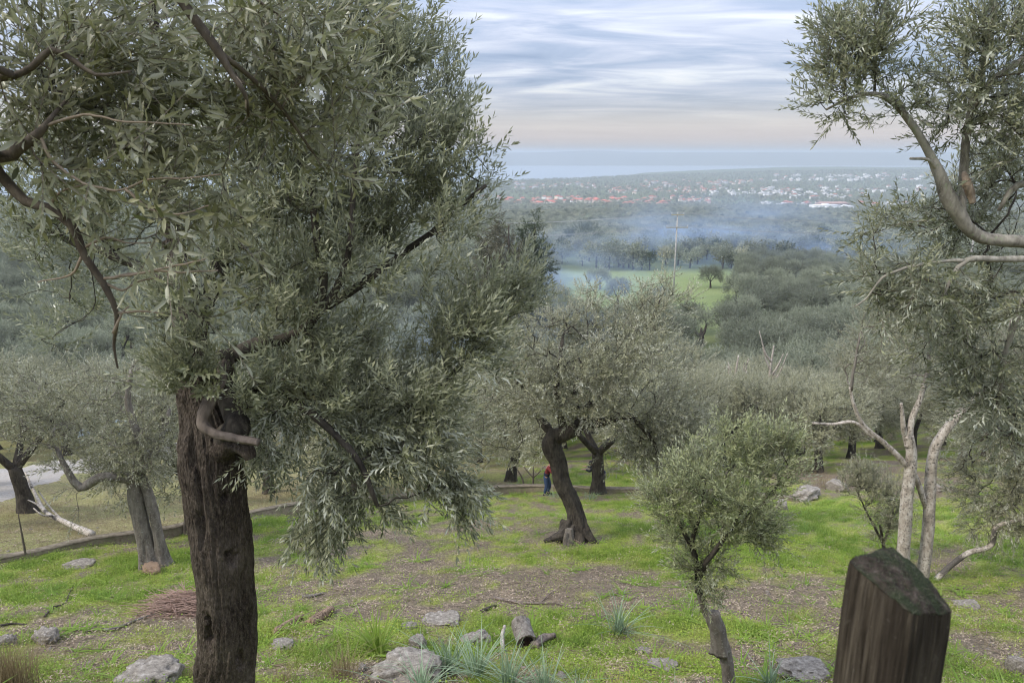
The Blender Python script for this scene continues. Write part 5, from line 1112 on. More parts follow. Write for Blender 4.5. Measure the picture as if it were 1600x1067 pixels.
def person(g, rz, label, bend, top, vest, trous, headcol):
    """facing +X before rotation, leaning forward by bend (radians) with both arms reaching ahead"""
    root = empty('person', g, label, 'person', None, rz)
    hip = Vector((0, 0, .90)); up = Vector((math.sin(bend), 0, math.cos(bend))); fw = Vector((math.cos(bend), 0, -math.sin(bend)))
    wst = hip + up * .16; ch = hip + up * .40; nk = hip + up * .56; hd = nk + up * .10 + fw * .03; crn = hd + up * .12
    pts_ = [hip, wst, ch, nk, hd, crn]; E = [(0, 1), (1, 2), (2, 3), (3, 4), (4, 5)]; R_ = [(.14, .11), (.13, .10), (.16, .11), .05, .085, .075]
    for s in (-1, 1):
        o = len(pts_); pts_ += [hip + Vector((0, s * .09, -.05)), Vector((.06 + .08 * (s > 0), s * .11, .48)), Vector((-.03 + .10 * (s > 0), s * .11, .09)), Vector((.13 + .10 * (s > 0), s * .12, .04))]; E += [(0, o), (o, o + 1), (o + 1, o + 2), (o + 2, o + 3)]; R_ += [.09, .062, .042, .035]
    hands = []
    for s in (-1, 1):
        o = len(pts_); sh = ch + up * .11 + Vector((0, s * .18, 0)); el = sh + Vector((.20, s * .05, -.20)); wr = el + Vector((.22, -s * .05, .06)); pm = wr + Vector((.07, -s * .01, .0)); pts_ += [sh, el, wr, pm]; E += [(2, o), (o, o + 1), (o + 1, o + 2), (o + 2, o + 3)]; R_ += [.06, .043, .028, (.038, .018)]
        for f_, (dy, ln) in enumerate(((-.028, .07), (-.009, .08), (.010, .075), (.028, .06))):
            q_ = len(pts_); pts_ += [pm + Vector((.03, dy, 0)), pm + Vector((.03 + ln * .6, dy, -.012)), pm + Vector((.03 + ln * .85, dy, -.04))]; E += [(o + 3, q_), (q_, q_ + 1), (q_ + 1, q_ + 2)]; R_ += [.009, .0085, .008]
        q_ = len(pts_); pts_ += [wr + Vector((.03, -s * .035, .0)), wr + Vector((.07, -s * .055, -.02))]; E += [(o + 2, q_), (q_, q_ + 1)]; R_ += [.010, .009]
    body = skin_obj('body', pts_, E, R_, MSK, root)
    # nose and ears sit on the head
    t = TubeSet(); nf = hd + fw * .085 + up * .03; t.add([nf + up * .03, nf + fw * .022 - up * .012], [.010, .015], 8)
    for s in (-1, 1): t.add([hd + Vector((0, s * .08, .02)), hd + Vector((-.01, s * .10, .03))], [.025, .018], 8)
    link('face', t.mesh('face', MSK), root)
    # hair cap
    bm = bmesh.new(); bmesh.ops.create_uvsphere(bm, u_segments=18, v_segments=12, radius=1, matrix=Matrix.Translation(hd + up * .065 - fw * .02) @ Matrix.Rotation(bend, 4, 'Y') @ Matrix.Diagonal((.112, .10, .105, 1))); o_ = bm_link(bm, 'hair', headcol, root)
    for p_ in o_.data.polygons: p_.use_smooth = True
    # sweater with sleeves
    P2 = [hip + up * .04, wst, ch, nk - up * .03]; E2 = [(0, 1), (1, 2), (2, 3)]; R2 = [(.165, .135), (.155, .125), (.185, .135), .075]
    for s in (-1, 1):
        o = len(P2); sh = ch + up * .11 + Vector((0, s * .18, 0)); el = sh + Vector((.20, s * .05, -.20)); wr = el + Vector((.19, -s * .04, .05)); P2 += [sh, el, wr]; E2 += [(2, o), (o, o + 1), (o + 1, o + 2)]; R2 += [.078, .06, .045]
    skin_obj('sweater', P2, E2, R2, top, root)
    if vest is not None: skin_obj('apron', [hip - up * .02, wst, wst + up * .10], [(0, 1), (1, 2)], [(.19, .16), (.178, .15), (.175, .14)], vest, root)
    P3 = [hip + up * .08, hip]; E3 = [(0, 1)]; R3 = [(.15, .13), (.165, .14)]
    for s in (-1, 1):
        o = len(P3); P3 += [hip + Vector((0, s * .09, -.06)), Vector((.06 + .08 * (s > 0), s * .11, .48)), Vector((-.03 + .10 * (s > 0), s * .11, .11))]; E3 += [(1, o), (o, o + 1), (o + 1, o + 2)]; R3 += [.112, .085, .068]
    skin_obj('trousers', P3, E3, R3, trous, root, 1)
    for s in (-1, 1):
        x0 = -.03 + .10 * (s > 0); t = TubeSet(); Q, R = smooth_path([(x0 - .06, s * .11, .05), (x0 + .05, s * .115, .055), (x0 + .20, s * .12, .035)], .02, [.05, .055, .035]); t.add(Q, R, 12); link('boot', t.mesh('boot', MSHOE), root)
g = G(853, 773); person(g, -.35, 'person in red top and blue jeans working beside the centre trunk', .30, MRED, MNAVY, MJEAN, MHAIR)
g = G(945, 771); g[1] += .5; g[2] = float(H(g[0], g[1])); person(g, 2.9, 'person in dark clothes bending behind the leaning trunk right of the centre tree', .95, MDARK, None, MNAVY, MHAIR)

# ------------------------------------------------------------------ rocks
def rock(px, py, wpx, hpx, seed, label, name='rock', sink=.35, cat='rock', mat=None, dz=0):
    g = G(px, py); k = m_px(g); bm = bmesh.new(); bmesh.ops.create_icosphere(bm, subdivisions=4, radius=1)
    co = np.array([v_.co[:] for v_ in bm.verts]); nz = fbm(co * 1.3 + seed * 3.7, 4, seed) - .5; nf = fbm(co * 5 + seed, 3, seed + 2) - .5; nr_ = np.abs(fbm(co * 2.4 + seed * 9, 3, seed + 5) - .5)
    n3_ = fbm(co * 11 + seed, 3, seed + 4) - .5; co = co * (1 + nz * 1.0 + nf * .42 + n3_ * .22 - nr_ * .8)[:, None]; co = np.clip(co, -1.1, .82)
    for v_, c_ in zip(bm.verts, co): v_.co = Vector(c_)
    o = bm_link(bm, name, mat or MAT_rock); w_ = wpx * k * .5; h_ = hpx * k * .62; o.scale = (w_, w_ * .75, h_); o.location = (g[0], g[1] + w_ * .3, g[2] + h_ * (1 - sink) * .55 + dz - .02); o.rotation_euler = (0, 0, seed * 1.3)
    o.rotation_euler = (0, 0, 0 if wpx > hpx * 2.5 else seed * 1.3)
    tag(o, label, cat, 'rocks on the slope'); 
    for p_ in o.data.polygons: p_.use_smooth = True
    return o
for i, a in enumerate([(68, 1004, 44, 26, 'pale angular rock left of the brush pile'), (6, 1010, 30, 22, 'pale rock cut by the left edge of the photo'), (232, 1070, 100, 34, 'broad rough rock at the bottom left near the big trunk'), (640, 1066, 118, 44, 'largest rough grey boulder at the bottom centre'), (566, 1048, 18, 14, 'small white stone beside the large boulder'),
        (652, 1014, 36, 26, 'grey rock directly behind the large boulder'), (692, 976, 62, 14, 'flat pale stone slab set in the grass'), (640, 981, 26, 9, 'small flat stone left of the stone slab'), (746, 1006, 48, 24, 'rounded pale rock behind the tall leaf clumps'), (1040, 1046, 52, 12, 'low pale stone in grass left of the young tree foot'), (1008, 1020, 28, 9, 'small pale stone above the low pale stone'),
        (1262, 1062, 90, 26, 'long flat rock at the bottom between the young tree and the post'), (1592, 1056, 36, 40, 'dark rock cut by the right edge at the bottom'), (1262, 780, 52, 22, 'dark rock at the back of the right lawn'), (1310, 768, 36, 22, 'grey rounded stone behind the dark rock'), (1470, 768, 24, 14, 'grey stone behind the white limbs, left one'), (1488, 769, 18, 12, 'grey stone behind the white limbs, right one'),
        (1515, 949, 40, 10, 'flat stone in grass right of the wooden post'), (120, 887, 50, 8, 'flat stones sunk in grass below the low wall'), (878, 1058, 20, 10, 'little stone low in the leaf clumps'), (440, 1013, 40, 12, 'weathered flat stone right of the big trunk'), (1222, 796, 24, 18, 'dark stone left of the dark rock at the lawn edge')]):
    rock(a[0], a[1], a[2], a[3], i + 2, a[4])
g = G(897, 846); o = rock(889, 853, 18, 40, 5, 'upright pointed stone leaning on the foot of the centre trunk', sink=.3, mat=MAT_soil and MAT_bark_grey)
# scattered little stones, litter and twigs: uncountable
def pebble_mesh(seed, mat):
    bm = bmesh.new(); bmesh.ops.create_icosphere(bm, subdivisions=1, radius=1); r = random.Random(seed)
    for v_ in bm.verts: v_.co *= r.uniform(.7, 1.2); v_.co.z *= .6
    me = bpy.data.meshes.new('pebble'); bm.to_mesh(me); bm.free(); me.materials.append(mat); return me
def ground_pts(r, n_, y0=7.2, y1=48, xw=.85):
    y = y0 + (y1 - y0) * r.random(n_) ** 1.5; x = r.uniform(-xw, xw, n_) * (y + 2); return x, y
r5 = np.random.default_rng(15)
x, y = ground_pts(r5, 4200); c = cover(x, y); kp = r5.random(len(x)) < (1.0 - c); x, y = x[kp], y[kp]
scatter('pebbles', pebble_mesh(1, MAT_rock), np.stack([x, y, H(x, y)], -1), .014 + .055 * r5.random(len(x)) ** 5, r5.uniform(0, 6, len(x)), .3)
t = TubeSet(); t.add([(-.14, 0, .01), (-.03, .015, .02), (.05, .0, .015), (.15, -.02, .01)], [.005, .006, .005, .003], 4); t.add([(.0, .01, .02), (.06, .05, .03)], [.003, .002], 3)
x, y = ground_pts(r5, 11000); c = cover(x, y); kp = r5.random(len(x)) < (1.05 - c) * .9; x, y = x[kp], y[kp]
scatter('twig_litter', t.mesh('twig_litter', MAT_bark_tan), np.stack([x, y, H(x, y) + .004], -1), r5.uniform(.4, 1.5, len(x)), r5.uniform(0, 6, len(x)), .15)
def leaf_litter():
    V, F_ = [], []; r = random.Random(3)
    for i in range(14):
        a = r.uniform(0, 6.28); x0, y0 = r.gauss(0, .10), r.gauss(0, .10); l, w_ = .03, .006; c_, s_ = math.cos(a), math.sin(a); z_ = r.uniform(.004, .02); o = len(V)
        V += [(x0, y0, z_), (x0 + c_ * l - s_ * w_, y0 + s_ * l + c_ * w_, z_ + .004), (x0 + c_ * 2 * l, y0 + s_ * 2 * l, z_), (x0 + c_ * l + s_ * w_, y0 + s_ * l - c_ * w_, z_ + .002)]; F_.append((o, o + 1, o + 2, o + 3))
    return mesh_np('leaf_litter', V, [(np.array(F_), 0)], simple('dead_leaf', (.16, .10, .06), (.42, .34, .24), 9, .8, .1))
x, y = ground_pts(r5, 16000); c = cover(x, y); kp = r5.random(len(x)) < (1.08 - c); x, y = x[kp], y[kp]
scatter('leaf_litter', leaf_litter(), np.stack([x, y, H(x, y) + .003], -1), r5.uniform(.6, 1.4, len(x)), r5.uniform(0, 6, len(x)), .1)

# ------------------------------------------------------------------ grass
def grass_mat(name, a, b_, c_, rough=.6):
    n = NT(name); oi = n.nd('ShaderNodeObjectInfo').outputs['Random']; r_ = n.attr('rnd'); gp = n.nd('ShaderNodeNewGeometry')
    nz = n.nd('ShaderNodeTexNoise'); nz.inputs['Scale'].default_value = .8; nz.inputs['Detail'].default_value = 4; n.l(gp.outputs['Position'], nz.inputs['Vector'])
    col = n.mix(n.ramp(nz.outputs[0], [(.35, .0), (.65, 1.0)]), a, b_); col = n.mix(n.ramp(r_, [(.55, .0), (1.0, .8)]), col, c_)
    b0 = n.bsdf(col, rough, None, .25); tr = n.nd('ShaderNodeBsdfTranslucent'); n.l(col, tr.inputs[0]); mx_ = n.nd('ShaderNodeMixShader'); mx_.inputs[0].default_value = .35; n.l(b0, mx_.inputs[1]); n.l(tr.outputs[0], mx_.inputs[2]); return n.done(mx_.outputs[0])
MG1 = grass_mat('grass_blade', (.165, .23, .03), (.39, .40, .08), (.55, .49, .23)); MG2 = grass_mat('grass_lush', (.12, .20, .022), (.20, .29, .04), (.28, .34, .08)); MG3 = grass_mat('asphodel_leaf', (.15, .22, .12), (.23, .31, .18), (.40, .46, .31), .45); MG4 = grass_mat('dry_grass', (.16, .12, .06), (.26, .20, .10), (.34, .27, .15)); MG5 = grass_mat('clover', (.15, .25, .025), (.30, .38, .05), (.38, .43, .10))
def blades(nb, h, w_, spread, lean, mat, seed, segs=2, droop=.3):
    r = np.random.default_rng(seed); V, F_, rn = [], [], []
    for i in range(nb):
        a = r.uniform(0, 6.28); p0 = np.array([r.normal(0, spread), r.normal(0, spread), 0]); hh = h * r.uniform(.55, 1.15); d = np.array([math.cos(a), math.sin(a), 0]); ln = abs(r.normal(0, lean)); sd_ = np.array([-d[1], d[0], 0]) * w_ * .5; o = len(V); rv = r.random()
        for s in range(segs + 1):
            u_ = s / segs; c_ = p0 + d * (ln * hh * u_ + droop * ln * hh * u_ * u_ * 1.5) + np.array([0, 0, hh * (u_ - droop * min(1.2, ln) * u_ * u_)]); w2 = 1 - u_ ** 2 * .92; V += [c_ - sd_ * w2, c_ + sd_ * w2]
        for s in range(segs): F_.append((o + 2 * s, o + 2 * s + 1, o + 2 * s + 3, o + 2 * s + 2)); rn.append(rv)
    return mesh_np('blades', V, [(np.array(F_), 0)], mat, rnd=rn)
def clover(mat, seed):
    r = np.random.default_rng(seed); V, F_, rn = [], [], []
    for i in range(44):
        c_ = np.array([r.normal(0, .11), r.normal(0, .11), r.uniform(.005, .04)]); nrm = np.array([r.normal(0, .5), r.normal(0, .5), 1]); nrm /= np.linalg.norm(nrm); u_ = np.cross(nrm, [1, 0, 0]); u_ /= np.linalg.norm(u_); v_ = np.cross(nrm, u_); s = r.uniform(.006, .013); o = len(V); V += [c_ + u_ * s, c_ + v_ * s, c_ - u_ * s, c_ - v_ * s]; F_.append((o, o + 1, o + 2, o + 3)); rn.append(r.random())
    return mesh_np('clover', V, [(np.array(F_), 0)], mat, rnd=rn)
r6 = np.random.default_rng(25)
def not_road(x, y): return np.array([1.0]) if False else (np.abs(x - np.interp(y, [g1[1], g2[1], g3[1], g4[1]], [g1[0], g2[0], g3[0], g4[0]])) > 4.5) | (y < g1[1] - 3)
x, y = ground_pts(r6, 110000, 6.5, 46); c = cover(x, y); dryz = (y > wall_y(x) + .4) & (x < 1.5); ok = (~dryz) & (np.abs(y - wall_y(x)) > .3)
kp = ok & (r6.random(len(x)) < .12 + sstep(.25, .85, c)); scatter('grass', blades(16, .05, .0045, .08, .6, MG1, 1), np.stack([x, y, H(x, y) - .005], -1)[kp], r6.uniform(.6, 1.3, kp.sum()) * (.45 + 2.4 * np.clip(n2(x[kp], y[kp], .9, 3, 97) - .3, 0, 1) ** 1.3 * 1.6), r6.uniform(0, 6, kp.sum()))
x, y = ground_pts(r6, 52000, 6.5, 46); c = cover(x, y); dryz = (y > wall_y(x) + .4) & (x < 1.5); ok = (~dryz) & (np.abs(y - wall_y(x)) > .3)
kp = ok & (r6.random(len(x)) < .04 + .7 * sstep(.3, .9, c)); scatter('ground_cover', clover(MG5, 2), np.stack([x, y, H(x, y)], -1)[kp], r6.uniform(.7, 1.5, kp.sum()), r6.uniform(0, 6, kp.sum()))
x, y = ground_pts(r6, 60000, 6.5, 40); c = cover(x, y); dryz = (y > wall_y(x) + .4) & (x < 1.5); ok = (~dryz) & (np.abs(y - wall_y(x)) > .3)
kp = ok & (r6.random(len(x)) < sstep(.80, 1.0, c)); scatter('lush_grass', blades(20, .12, .007, .07, .5, MG2, 3, 3), np.stack([x, y, H(x, y) - .005], -1)[kp], r6.uniform(.6, 1.3, kp.sum()), r6.uniform(0, 6, kp.sum()))
x, y = ground_pts(r6, 26000, 6.5, 60, 1.0); dryz = (y > wall_y(x) + .5) & (x < 1.5) & not_road(x, y)
kp = dryz; scatter('dry_grass', blades(16, .08, .007, .09, .8, MG4, 4), np.stack([x, y, H(x, y) - .005], -1)[kp], r6.uniform(.7, 1.6, kp.sum()), r6.uniform(0, 6, kp.sum()))
x, y = ground_pts(r6, 26000, 6.5, 20); kp = (r6.random(len(x)) < .75 * (1 - sstep(9, 19, y)) + .1) & (n2(x, y, .7, 3, 93) > .45); scatter('straw_grass', blades(7, .13, .003, .06, .8, MG4, 6, 3), np.stack([x, y, H(x, y) - .005], -1)[kp], r6.uniform(.5, 1.2, kp.sum()), r6.uniform(0, 6, kp.sum()))

x, y = ground_pts(r6, 5200, 6.5, 34); c = cover(x, y); dryz = (y > wall_y(x) + .4) & (x < 1.5); kp = (~dryz) & (r6.random(len(x)) < .5 * sstep(.15, .5, n2(x, y, 3, 2, 99))) & (n2(x, y, 1.6, 3, 98) > .52)
scatter('weeds', blades(16, .12, .026, .03, 1.6, MG2, 11, 4, .5), np.stack([x, y, H(x, y) - .005], -1)[kp], r6.uniform(.5, 1.3, kp.sum()), r6.uniform(0, 6, kp.sum()))
# clumps of strap leaves, each a plant
def clump(px, py, hpx, nb, mat, label, seed, lean=.55, w_=.016, spread=.05, name='asphodel_clump', cat='leaf clump', grp='strap leaved clumps'):
    g = G(px, py); h = hpx * m_px(g); me = blades(nb, h, w_, spread, lean, mat, seed, 5, .45); o = link(name, me, None, g - np.array([0, 0, .02])); tag(o, label, cat, grp); return o
for i, a in enumerate([(968, 990, 62, 80, MG3, 'strap leaved clump on the lush edge right of centre', .5), (592, 1022, 72, 34, MG2, 'dark green broad leaved clump right of the brown grass tuft', .45), (700, 1050, 70, 90, MG3, 'grey green leaf clump right behind the boulder', .5), (745, 1058, 72, 90, MG3, 'grey green leaf clump below the rounded pale rock', .6), (795, 1075, 70, 90, MG3, 'grey green leaf clump at the bottom below the hollow log', .6), (850, 1085, 62, 80, MG3, 'grey green leaf clump at the bottom right of the boulder group', .6), (905, 1095, 50, 60, MG3, 'sparse leaf clump at the bottom edge, rightmost of the row', .5),
        (1205, 1075, 50, 50, MG3, 'leaf clump at the bottom between the young tree and the flat rock', .5), (865, 778, 16, 40, MG3, 'small leaf clump at the feet of the worker in red', .6), (800, 765, 16, 40, MG3, 'small leaf clump left of the worker in red by the wall', .6), (924, 780, 16, 40, MG3, 'small leaf clump right of the centre trunk by the wall', .6), (660, 1085, 60, 70, MG3, 'leaf clump in front of the boulder', .6), (1060, 1095, 36, 40, MG3, 'low leaf clump left of the young tree foot', .6)]):
    clump(a[0], a[1], a[2], a[3], a[4], a[5], 100 + i, a[6], .018 if a[4] is MG3 else .04, .05 if a[2] > 20 else .12)
for i, a in enumerate([(14, 1090, 95, 800, 'dense brown grass tuft in the bottom left corner', .26, .16), (535, 1058, 52, 160, 'brown grass tuft between the big trunk and the boulder', .5, .12), (445, 1068, 40, 90, 'thin brown grass tuft close right of the big trunk', .5, .1), (303, 1060, 28, 60, 'brown grass tuft close left of the big trunk', .5, .06), (1295, 760, 30, 200, 'dark grassy bush at the back of the right lawn', .4, .4)]):
    clump(a[0], a[1], a[2], a[3], MG4, a[4], 140 + i, a[5], .007, a[6], 'dry_tuft', 'grass tuft', 'brown grass tufts')

# ------------------------------------------------------------------ wood on the ground
def stick(path, w0, w1, label, name='fallen_branch', mat=None, lift=.03, sides=10, cat='branch', subs=(), rough=.12):
    pts_ = []
    for a in path:
        g = G(a[0], a[1]); g[2] += lift + (a[2] if len(a) > 2 else 0); pts_.append(g)
    k = m_px(pts_[0]); Q, R = smooth_path(pts_, .05, np.linspace(w0, w1, len(pts_)) * k); t = TubeSet(); t.add(Q, R, sides, gnarl(rough, 5, int(path[0][0]) % 9))
    for sb in subs:
        sp_ = []
        for a in sb: g = G(a[0], a[1]); g[2] += lift + (a[2] if len(a) > 2 else 0); sp_.append(g)
        Q, R = smooth_path(sp_, .05, np.linspace(w1 * 1.1, w1 * .5, len(sp_)) * k); t.add(Q, R, 6)
    o = link(name, t.mesh(name, mat or MAT_bark_grey)); tag(o, label, cat, 'dead wood on the ground'); return o
stick([(163, 986), (180, 984), (210, 972), (238, 963), (275, 960), (318, 958)], 2.6, 1.2, 'pale forked branch lying in front of the brush pile', subs=[[(230, 966), (250, 945), (268, 925)], [(240, 963), (265, 940), (278, 922)], [(163, 986), (158, 981)]], mat=MAT_bark_grey)
stick([(70, 965), (82, 952), (102, 944), (110, 925), (118, 912)], 1.8, .8, 'crooked dark twig lying on the green slope at the left', mat=MAT_bark_dark, subs=[[(82, 950), (96, 946), (112, 942)]])
stick([(0, 980), (20, 976), (42, 978)], 2.2, 1.2, 'dark branch end at the left edge of the slope', mat=MAT_bark_dark)
stick([(772, 936), (800, 941), (830, 944), (868, 944)], 3.0, 1.0, 'split pale branch lying across the bare patch', mat=MAT_cutwood, subs=[[(845, 943), (858, 930), (866, 924)], [(800, 941), (830, 950), (860, 958)], [(868, 944), (890, 950), (915, 952)]])
stick([(752, 957), (765, 951), (775, 948)], 3, 2, 'short dark stick left of the split branch', mat=MAT_bark_dark)
stick([(472, 934), (490, 932), (506, 928)], 3.5, 1.6, 'thin wedge of dead wood on the bare patch right of the big trunk', mat=MAT_bark_grey)
stick([(1290, 765), (1306, 758, .4)], 2, 1.4, 'cut pale stick leaning by the grey stone', mat=MAT_cutwood)
stick([(398, 812), (425, 808), (450, 801), (462, 797)], 3, 2, 'long thin pole lying on the grass right of the big trunk', mat=MAT_bark_grey)
stick([(145, 843, .15), (125, 836, .2), (100, 828, .3), (75, 822, .5), (60, 806, .9), (48, 785, 1.3)], 6, 2, 'fallen bleached branch over the low wall at the left', mat=MAT_bark_white, subs=[[(100, 828, .3), (80, 812, .5), (66, 800, .8)], [(85, 825, .4), (70, 828, .5), (58, 826, .7)], [(75, 822, .5), (62, 818, .7), (50, 816, .8)]])
# rotten log pieces
stick([(430, 990), (450, 978), (470, 966)], 6.5, 6, 'long piece of crumbling orange rotten wood', 'rotten_wood', MAT_rotten, .04, 18, 'log', rough=.4)
stick([(484, 978), (500, 968), (517, 957)], 9, 8, 'thick piece of crumbling orange rotten wood right of the long one', 'rotten_wood', MAT_rotten, .06, 20, 'log', rough=.35)
def hollow_log(px, py):
    g = G(px, py); k = m_px(g); r0 = 16 * k; root = empty('hollow_log', g, 'short hollow log with dark open end, lying in the grass', 'log', 'dead wood on the ground', 0)
    d = np.array([-.25, 1.0, .18]); d /= np.linalg.norm(d); c0 = np.array([0, -.05, r0 * .85]); Q = np.array([c0 + d * s for s in np.linspace(0, .45, 24)]); t = TubeSet(); t.add(Q, np.full(24, r0), 40, gnarl(.14, 7, 4), cap=False); 
    t2 = TubeSet(); t2.add(Q, np.full(24, r0 * .70), 40, gnarl(.2, 7, 6), cap=False); link('log_bark', t.mesh('log_bark', MAT_bark_grey), root)
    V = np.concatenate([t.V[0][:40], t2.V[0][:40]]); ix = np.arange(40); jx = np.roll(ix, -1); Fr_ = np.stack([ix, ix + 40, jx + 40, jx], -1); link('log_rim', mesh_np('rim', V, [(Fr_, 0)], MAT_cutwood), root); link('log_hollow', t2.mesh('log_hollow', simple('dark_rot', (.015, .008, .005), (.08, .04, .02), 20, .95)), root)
hollow_log(823, 1012)
stick([(836, 1014, .02), (850, 1006, .06), (866, 1003, .08)], 8, 6, 'pale broken wood chunk beside the hollow log', 'wood_chunk', MAT_cutwood, .06, 16, 'wood chunk', rough=.5)
stick([(786, 1019, .0), (785, 1005, .12), (788, 995, .2)], 4, 3, 'upright strip of white bark left of the hollow log', 'bark_strip', MAT_bark_white, .03, 10, 'bark strip', rough=.4)
# brush pile behind the big trunk
def brush(px, py):
    g = G(px, py); r = np.random.default_rng(4); root_o = None; t = TubeSet()
    for i in range(420):
        a = r.normal(0, .45) + (math.pi if r.random() < .35 else 0); L = r.uniform(.3, 1.0); c0 = np.array([r.normal(0, .42), r.normal(0, .28), 0]); z_ = max(.03, .42 * math.exp(-(c0[0] / .6) ** 2 - (c0[1] / .5) ** 2) * r.random()); d = np.array([math.cos(a), math.sin(a), r.normal(.0, .14)])
        Q = np.array([c0 - d * L / 2, c0 + r.normal(0, .03, 3), c0 + d * L / 2]) + np.array([0, 0, z_]); t.add(Q + g, [.007, .006, .003], 4, cap=False)
    o = link('brush_pile', t.mesh('brush', simple('brush_twigs', (.16, .095, .07), (.38, .26, .20), 12, .9, .1))); tag(o, 'pile of cut reddish brown brushwood left of the big trunk', 'brush pile')
brush(283, 955)
# rotten foot of the split trunk
g = G(232, 893); o = rock(236, 897, 36, 18, 9, 'crumbling orange rotten wood at the foot of the split trunk', 'rotten_stump', .3, 'rotten stump', MAT_rotten)
# sapling stakes on the left and by the wall
def sapling(px, py, hpx, label, seed, lean=0, fork=False):
    g = G(px, py); k = m_px(g); r = np.random.default_rng(seed); t = TubeSet(); h = hpx * k; Q, R = smooth_path([g - np.array([0, 0, .1]), g + np.array([lean * .3, 0, h * .5]), g + np.array([lean, 0, h])], .1, np.array([1.8, 1.5, .7]) * k); t.add(Q, R, 8)
    if fork:
        for dx in (-.35, .4): Q, R = smooth_path([g + np.array([lean * .4, 0, h * .5]), g + np.array([lean + dx * .7, 0, h * .75]), g + np.array([lean + dx * 1.3, 0, h * 1.0])], .1, np.array([1.2, 1.0, .6]) * k); t.add(Q, R, 6)
    o = link('bare_sapling', t.mesh('sapling', MAT_bark_twig)); tag(o, label, 'sapling', 'bare saplings'); return o
sapling(41, 872, 75, 'bare thin sapling in front of the low wall at the left', 1); sapling(820, 766, 36, 'thin bent stake beyond the wall left of the worker', 2, -.35); sapling(833, 765, 40, 'forked bare sapling beside the worker in red', 3, .0, True)

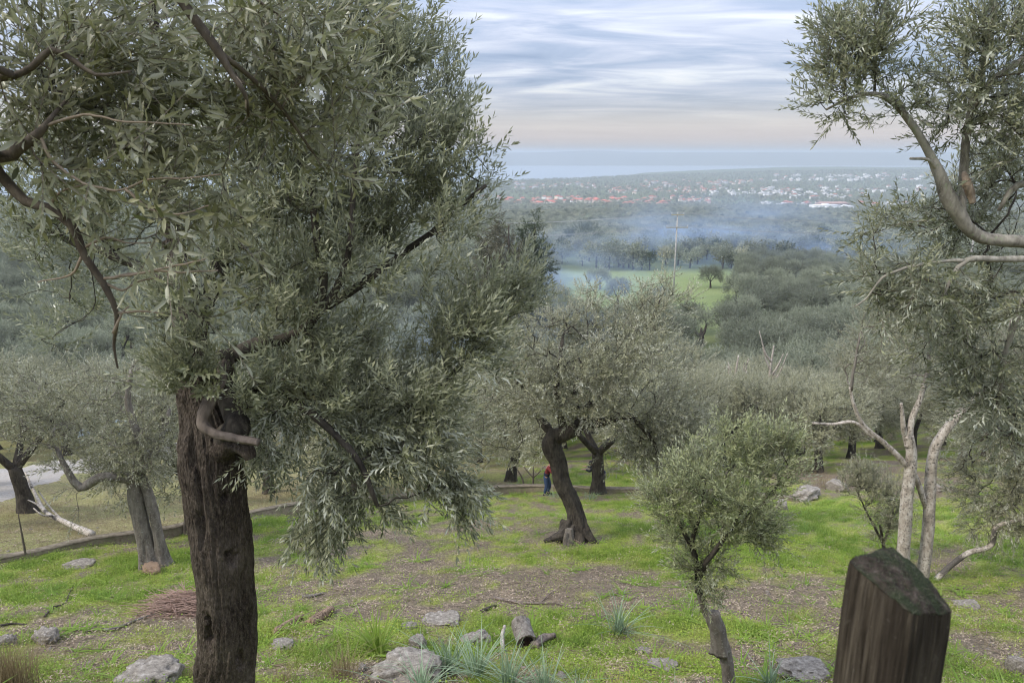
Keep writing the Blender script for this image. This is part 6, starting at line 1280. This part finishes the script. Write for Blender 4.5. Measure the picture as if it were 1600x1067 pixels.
# ------------------------------------------------------------------ the wooden post close to the camera
def post():
    LD, FD, RD, BD = .522, .546, .578, .540
    F0 = np.array([.4875, .79]); th = math.radians(61); s = .10
    L0 = F0 + s * np.array([-math.cos(th), math.sin(th)]); R0 = F0 + s * np.array([math.sin(th), math.cos(th)]); B0 = L0 + R0 - F0
    gz = float(H(F0[0], F0[1]))
    cen = (L0 + R0) / 2; root = empty('wooden_post', (cen[0], cen[1], gz), 'weathered dark square wooden post with slanted mossy top, close by at bottom right', 'post')
    # side walls: rounded square section
    m = 180; sec = []; u0 = (F0 - L0) / s; v0 = (B0 - L0) / s; rr = .010
    corners = [(0, 0), (1, 0), (1, 1), (0, 1)]; pts2 = []
    for i in range(m):
        a = i / m * 4; e = int(a); f = a - e; c0 = np.array(corners[e]); c1 = np.array(corners[(e + 1) % 4]); p = c0 * (1 - f) + c1 * f
        pc = p - .5; nn_ = (np.abs(pc * 2) ** 9).sum() ** (1 / 9); pts2.append(pc / nn_ + .5)
    pts2 = np.array(pts2); XYp = L0 + pts2[:, :1] * s * u0 + pts2[:, 1:] * s * v0
    def topD(pp):
        a, b_ = pp[..., 0], pp[..., 1]; base_ = LD * (1 - a) * (1 - b_) + FD * a * (1 - b_) + RD * a * b_ + BD * (1 - a) * b_
        return base_ - .012 * np.clip(1 - a, 0, 1) ** 2 * b_ - .010 * b_ * np.sin(np.clip(a, 0, 1) * math.pi) - .014 * np.sin(np.clip(a, 0, 1) * math.pi) * np.sin(np.clip(b_, 0, 1) * math.pi) + .004 * (fbm(np.stack([a * 9, b_ * 9, a * 0], -1), 4, 2) - .5) * 2
    ztop = CAMZ - topD(pts2); nz = 130; V = []
    outn = XYp - cen; outn /= np.linalg.norm(outn, axis=1, keepdims=True)
    for j in range(nz):
        u_ = (j / (nz - 1)); z_ = ztop - (1 - (1 - u_) ** 1.0) * (ztop - (gz - .3))
        q_ = np.stack([pts2[:, 0] * 34, pts2[:, 1] * 34, z_ * 2.2], -1); dsp = (fbm(q_, 4, 7) - .5) * .0075 - .0045 * sstep(.60, .72, fbm(q_ * np.array([1.6, 1.6, .6]), 3, 9))
        edge = .0025 * math.exp(-j / 2.0); w_ = XYp + outn * (dsp - edge)[:, None]; V.append(np.column_stack([w_, z_]))
    V = np.concatenate(V); ix = np.arange(nz * m).reshape(nz, m); jx = np.roll(ix, -1, 1); F_ = np.stack([ix[:-1], ix[1:], jx[1:], jx[:-1]], -1).reshape(-1, 4)
    n = NT('weathered_post'); a_ = n.noise(130, 6, .7, (1, 1, .05)); b2_ = n.noise(30, 5, .65, (1, 1, .12)); c2 = n.noise(60, 4, .7)
    col = n.ramp(a_, [(.28, (.007, .005, .0035)), (.44, (.038, .030, .021)), (.60, (.080, .065, .047)), (.8, (.12, .104, .082))]); col = n.mix(n.ramp(b2_, [(.38, .75), (.62, .0)]), col, (.014, .010, .007)); col = n.mix(n.ramp(c2, [(.60, .0), (.74, .45)]), col, (.17, .15, .12))
    mp_ = n.done(n.bsdf(col, .9, n.bump(n.math('ADD', a_, b2_), 1.0, .004), .15)); add_part('shaft', mesh_np('shaft', V, [(F_, 0)], mp_, smooth=True), root)
    # top: concentric rings inward
    V = []; rings = 30
    for j in range(rings):
        f = 1 - j / (rings - .7); pp = .5 + (pts2 - .5) * f; XYt = L0 + pp[:, :1] * s * u0 + pp[:, 1:] * s * v0; bul = .004 * (fbm(np.stack([pp[:, 0] * 26, pp[:, 1] * 26, pp[:, 0] * 0 + 1], -1), 4, 12) - .35)
        if j == 0: XYt = XYt - outn * .0025
        V.append(np.column_stack([XYt, CAMZ - topD(pp) + (bul if j else 0)]))
    V = np.concatenate(V + [np.array([[cen[0], cen[1], CAMZ - float(topD(np.array([.5, .5])))]])]); ix = np.arange(rings * m).reshape(rings, m); jx = np.roll(ix, -1, 1); F_ = np.stack([ix[:-1], jx[:-1], jx[1:], ix[1:]], -1).reshape(-1, 4); T_ = np.stack([ix[-1], jx[-1], np.full(m, rings * m)], -1)
    n = NT('mossy_top'); a_ = n.noise(70, 6, .75); b2_ = n.noise(18, 3, .6); col = n.ramp(a_, [(.35, (.014, .011, .008)), (.55, (.045, .035, .027)), (.72, (.12, .097, .078))]); col = n.mix(n.ramp(b2_, [(.45, .0), (.58, .8)]), col, n.mix(a_, (.012, .018, .008), (.03, .04, .018)))
    mt_ = n.done(n.bsdf(col, .95, n.bump(a_, 1.0, .004), .1)); add_part('mossy_top', mesh_np('top', V, [(F_, 0), (T_, 0)], mt_, smooth=True), root)
    r = np.random.default_rng(3); me = blades(900, .0035, .0007, .0001, 1.2, grass_mat('moss_fibre', (.03, .045, .015), (.06, .07, .03), (.16, .14, .10)), 9, 1)
    co = np.empty(len(me.vertices) * 3, np.float32); me.vertices.foreach_get('co', co); co = co.reshape(-1, 4, 3); a = r.beta(1.6, 1.2, 900); b_ = r.beta(1.4, 1.4, 900); pp = np.stack([a, b_], -1); XYm = L0 + pp[:, :1] * s * u0 + pp[:, 1:] * s * v0
    co = co + np.column_stack([XYm - cen, CAMZ - topD(pp) - gz + .001])[:, None, :]; me.vertices.foreach_set('co', co.astype(np.float32).ravel()); me.update(); link('moss', me, root)
post()
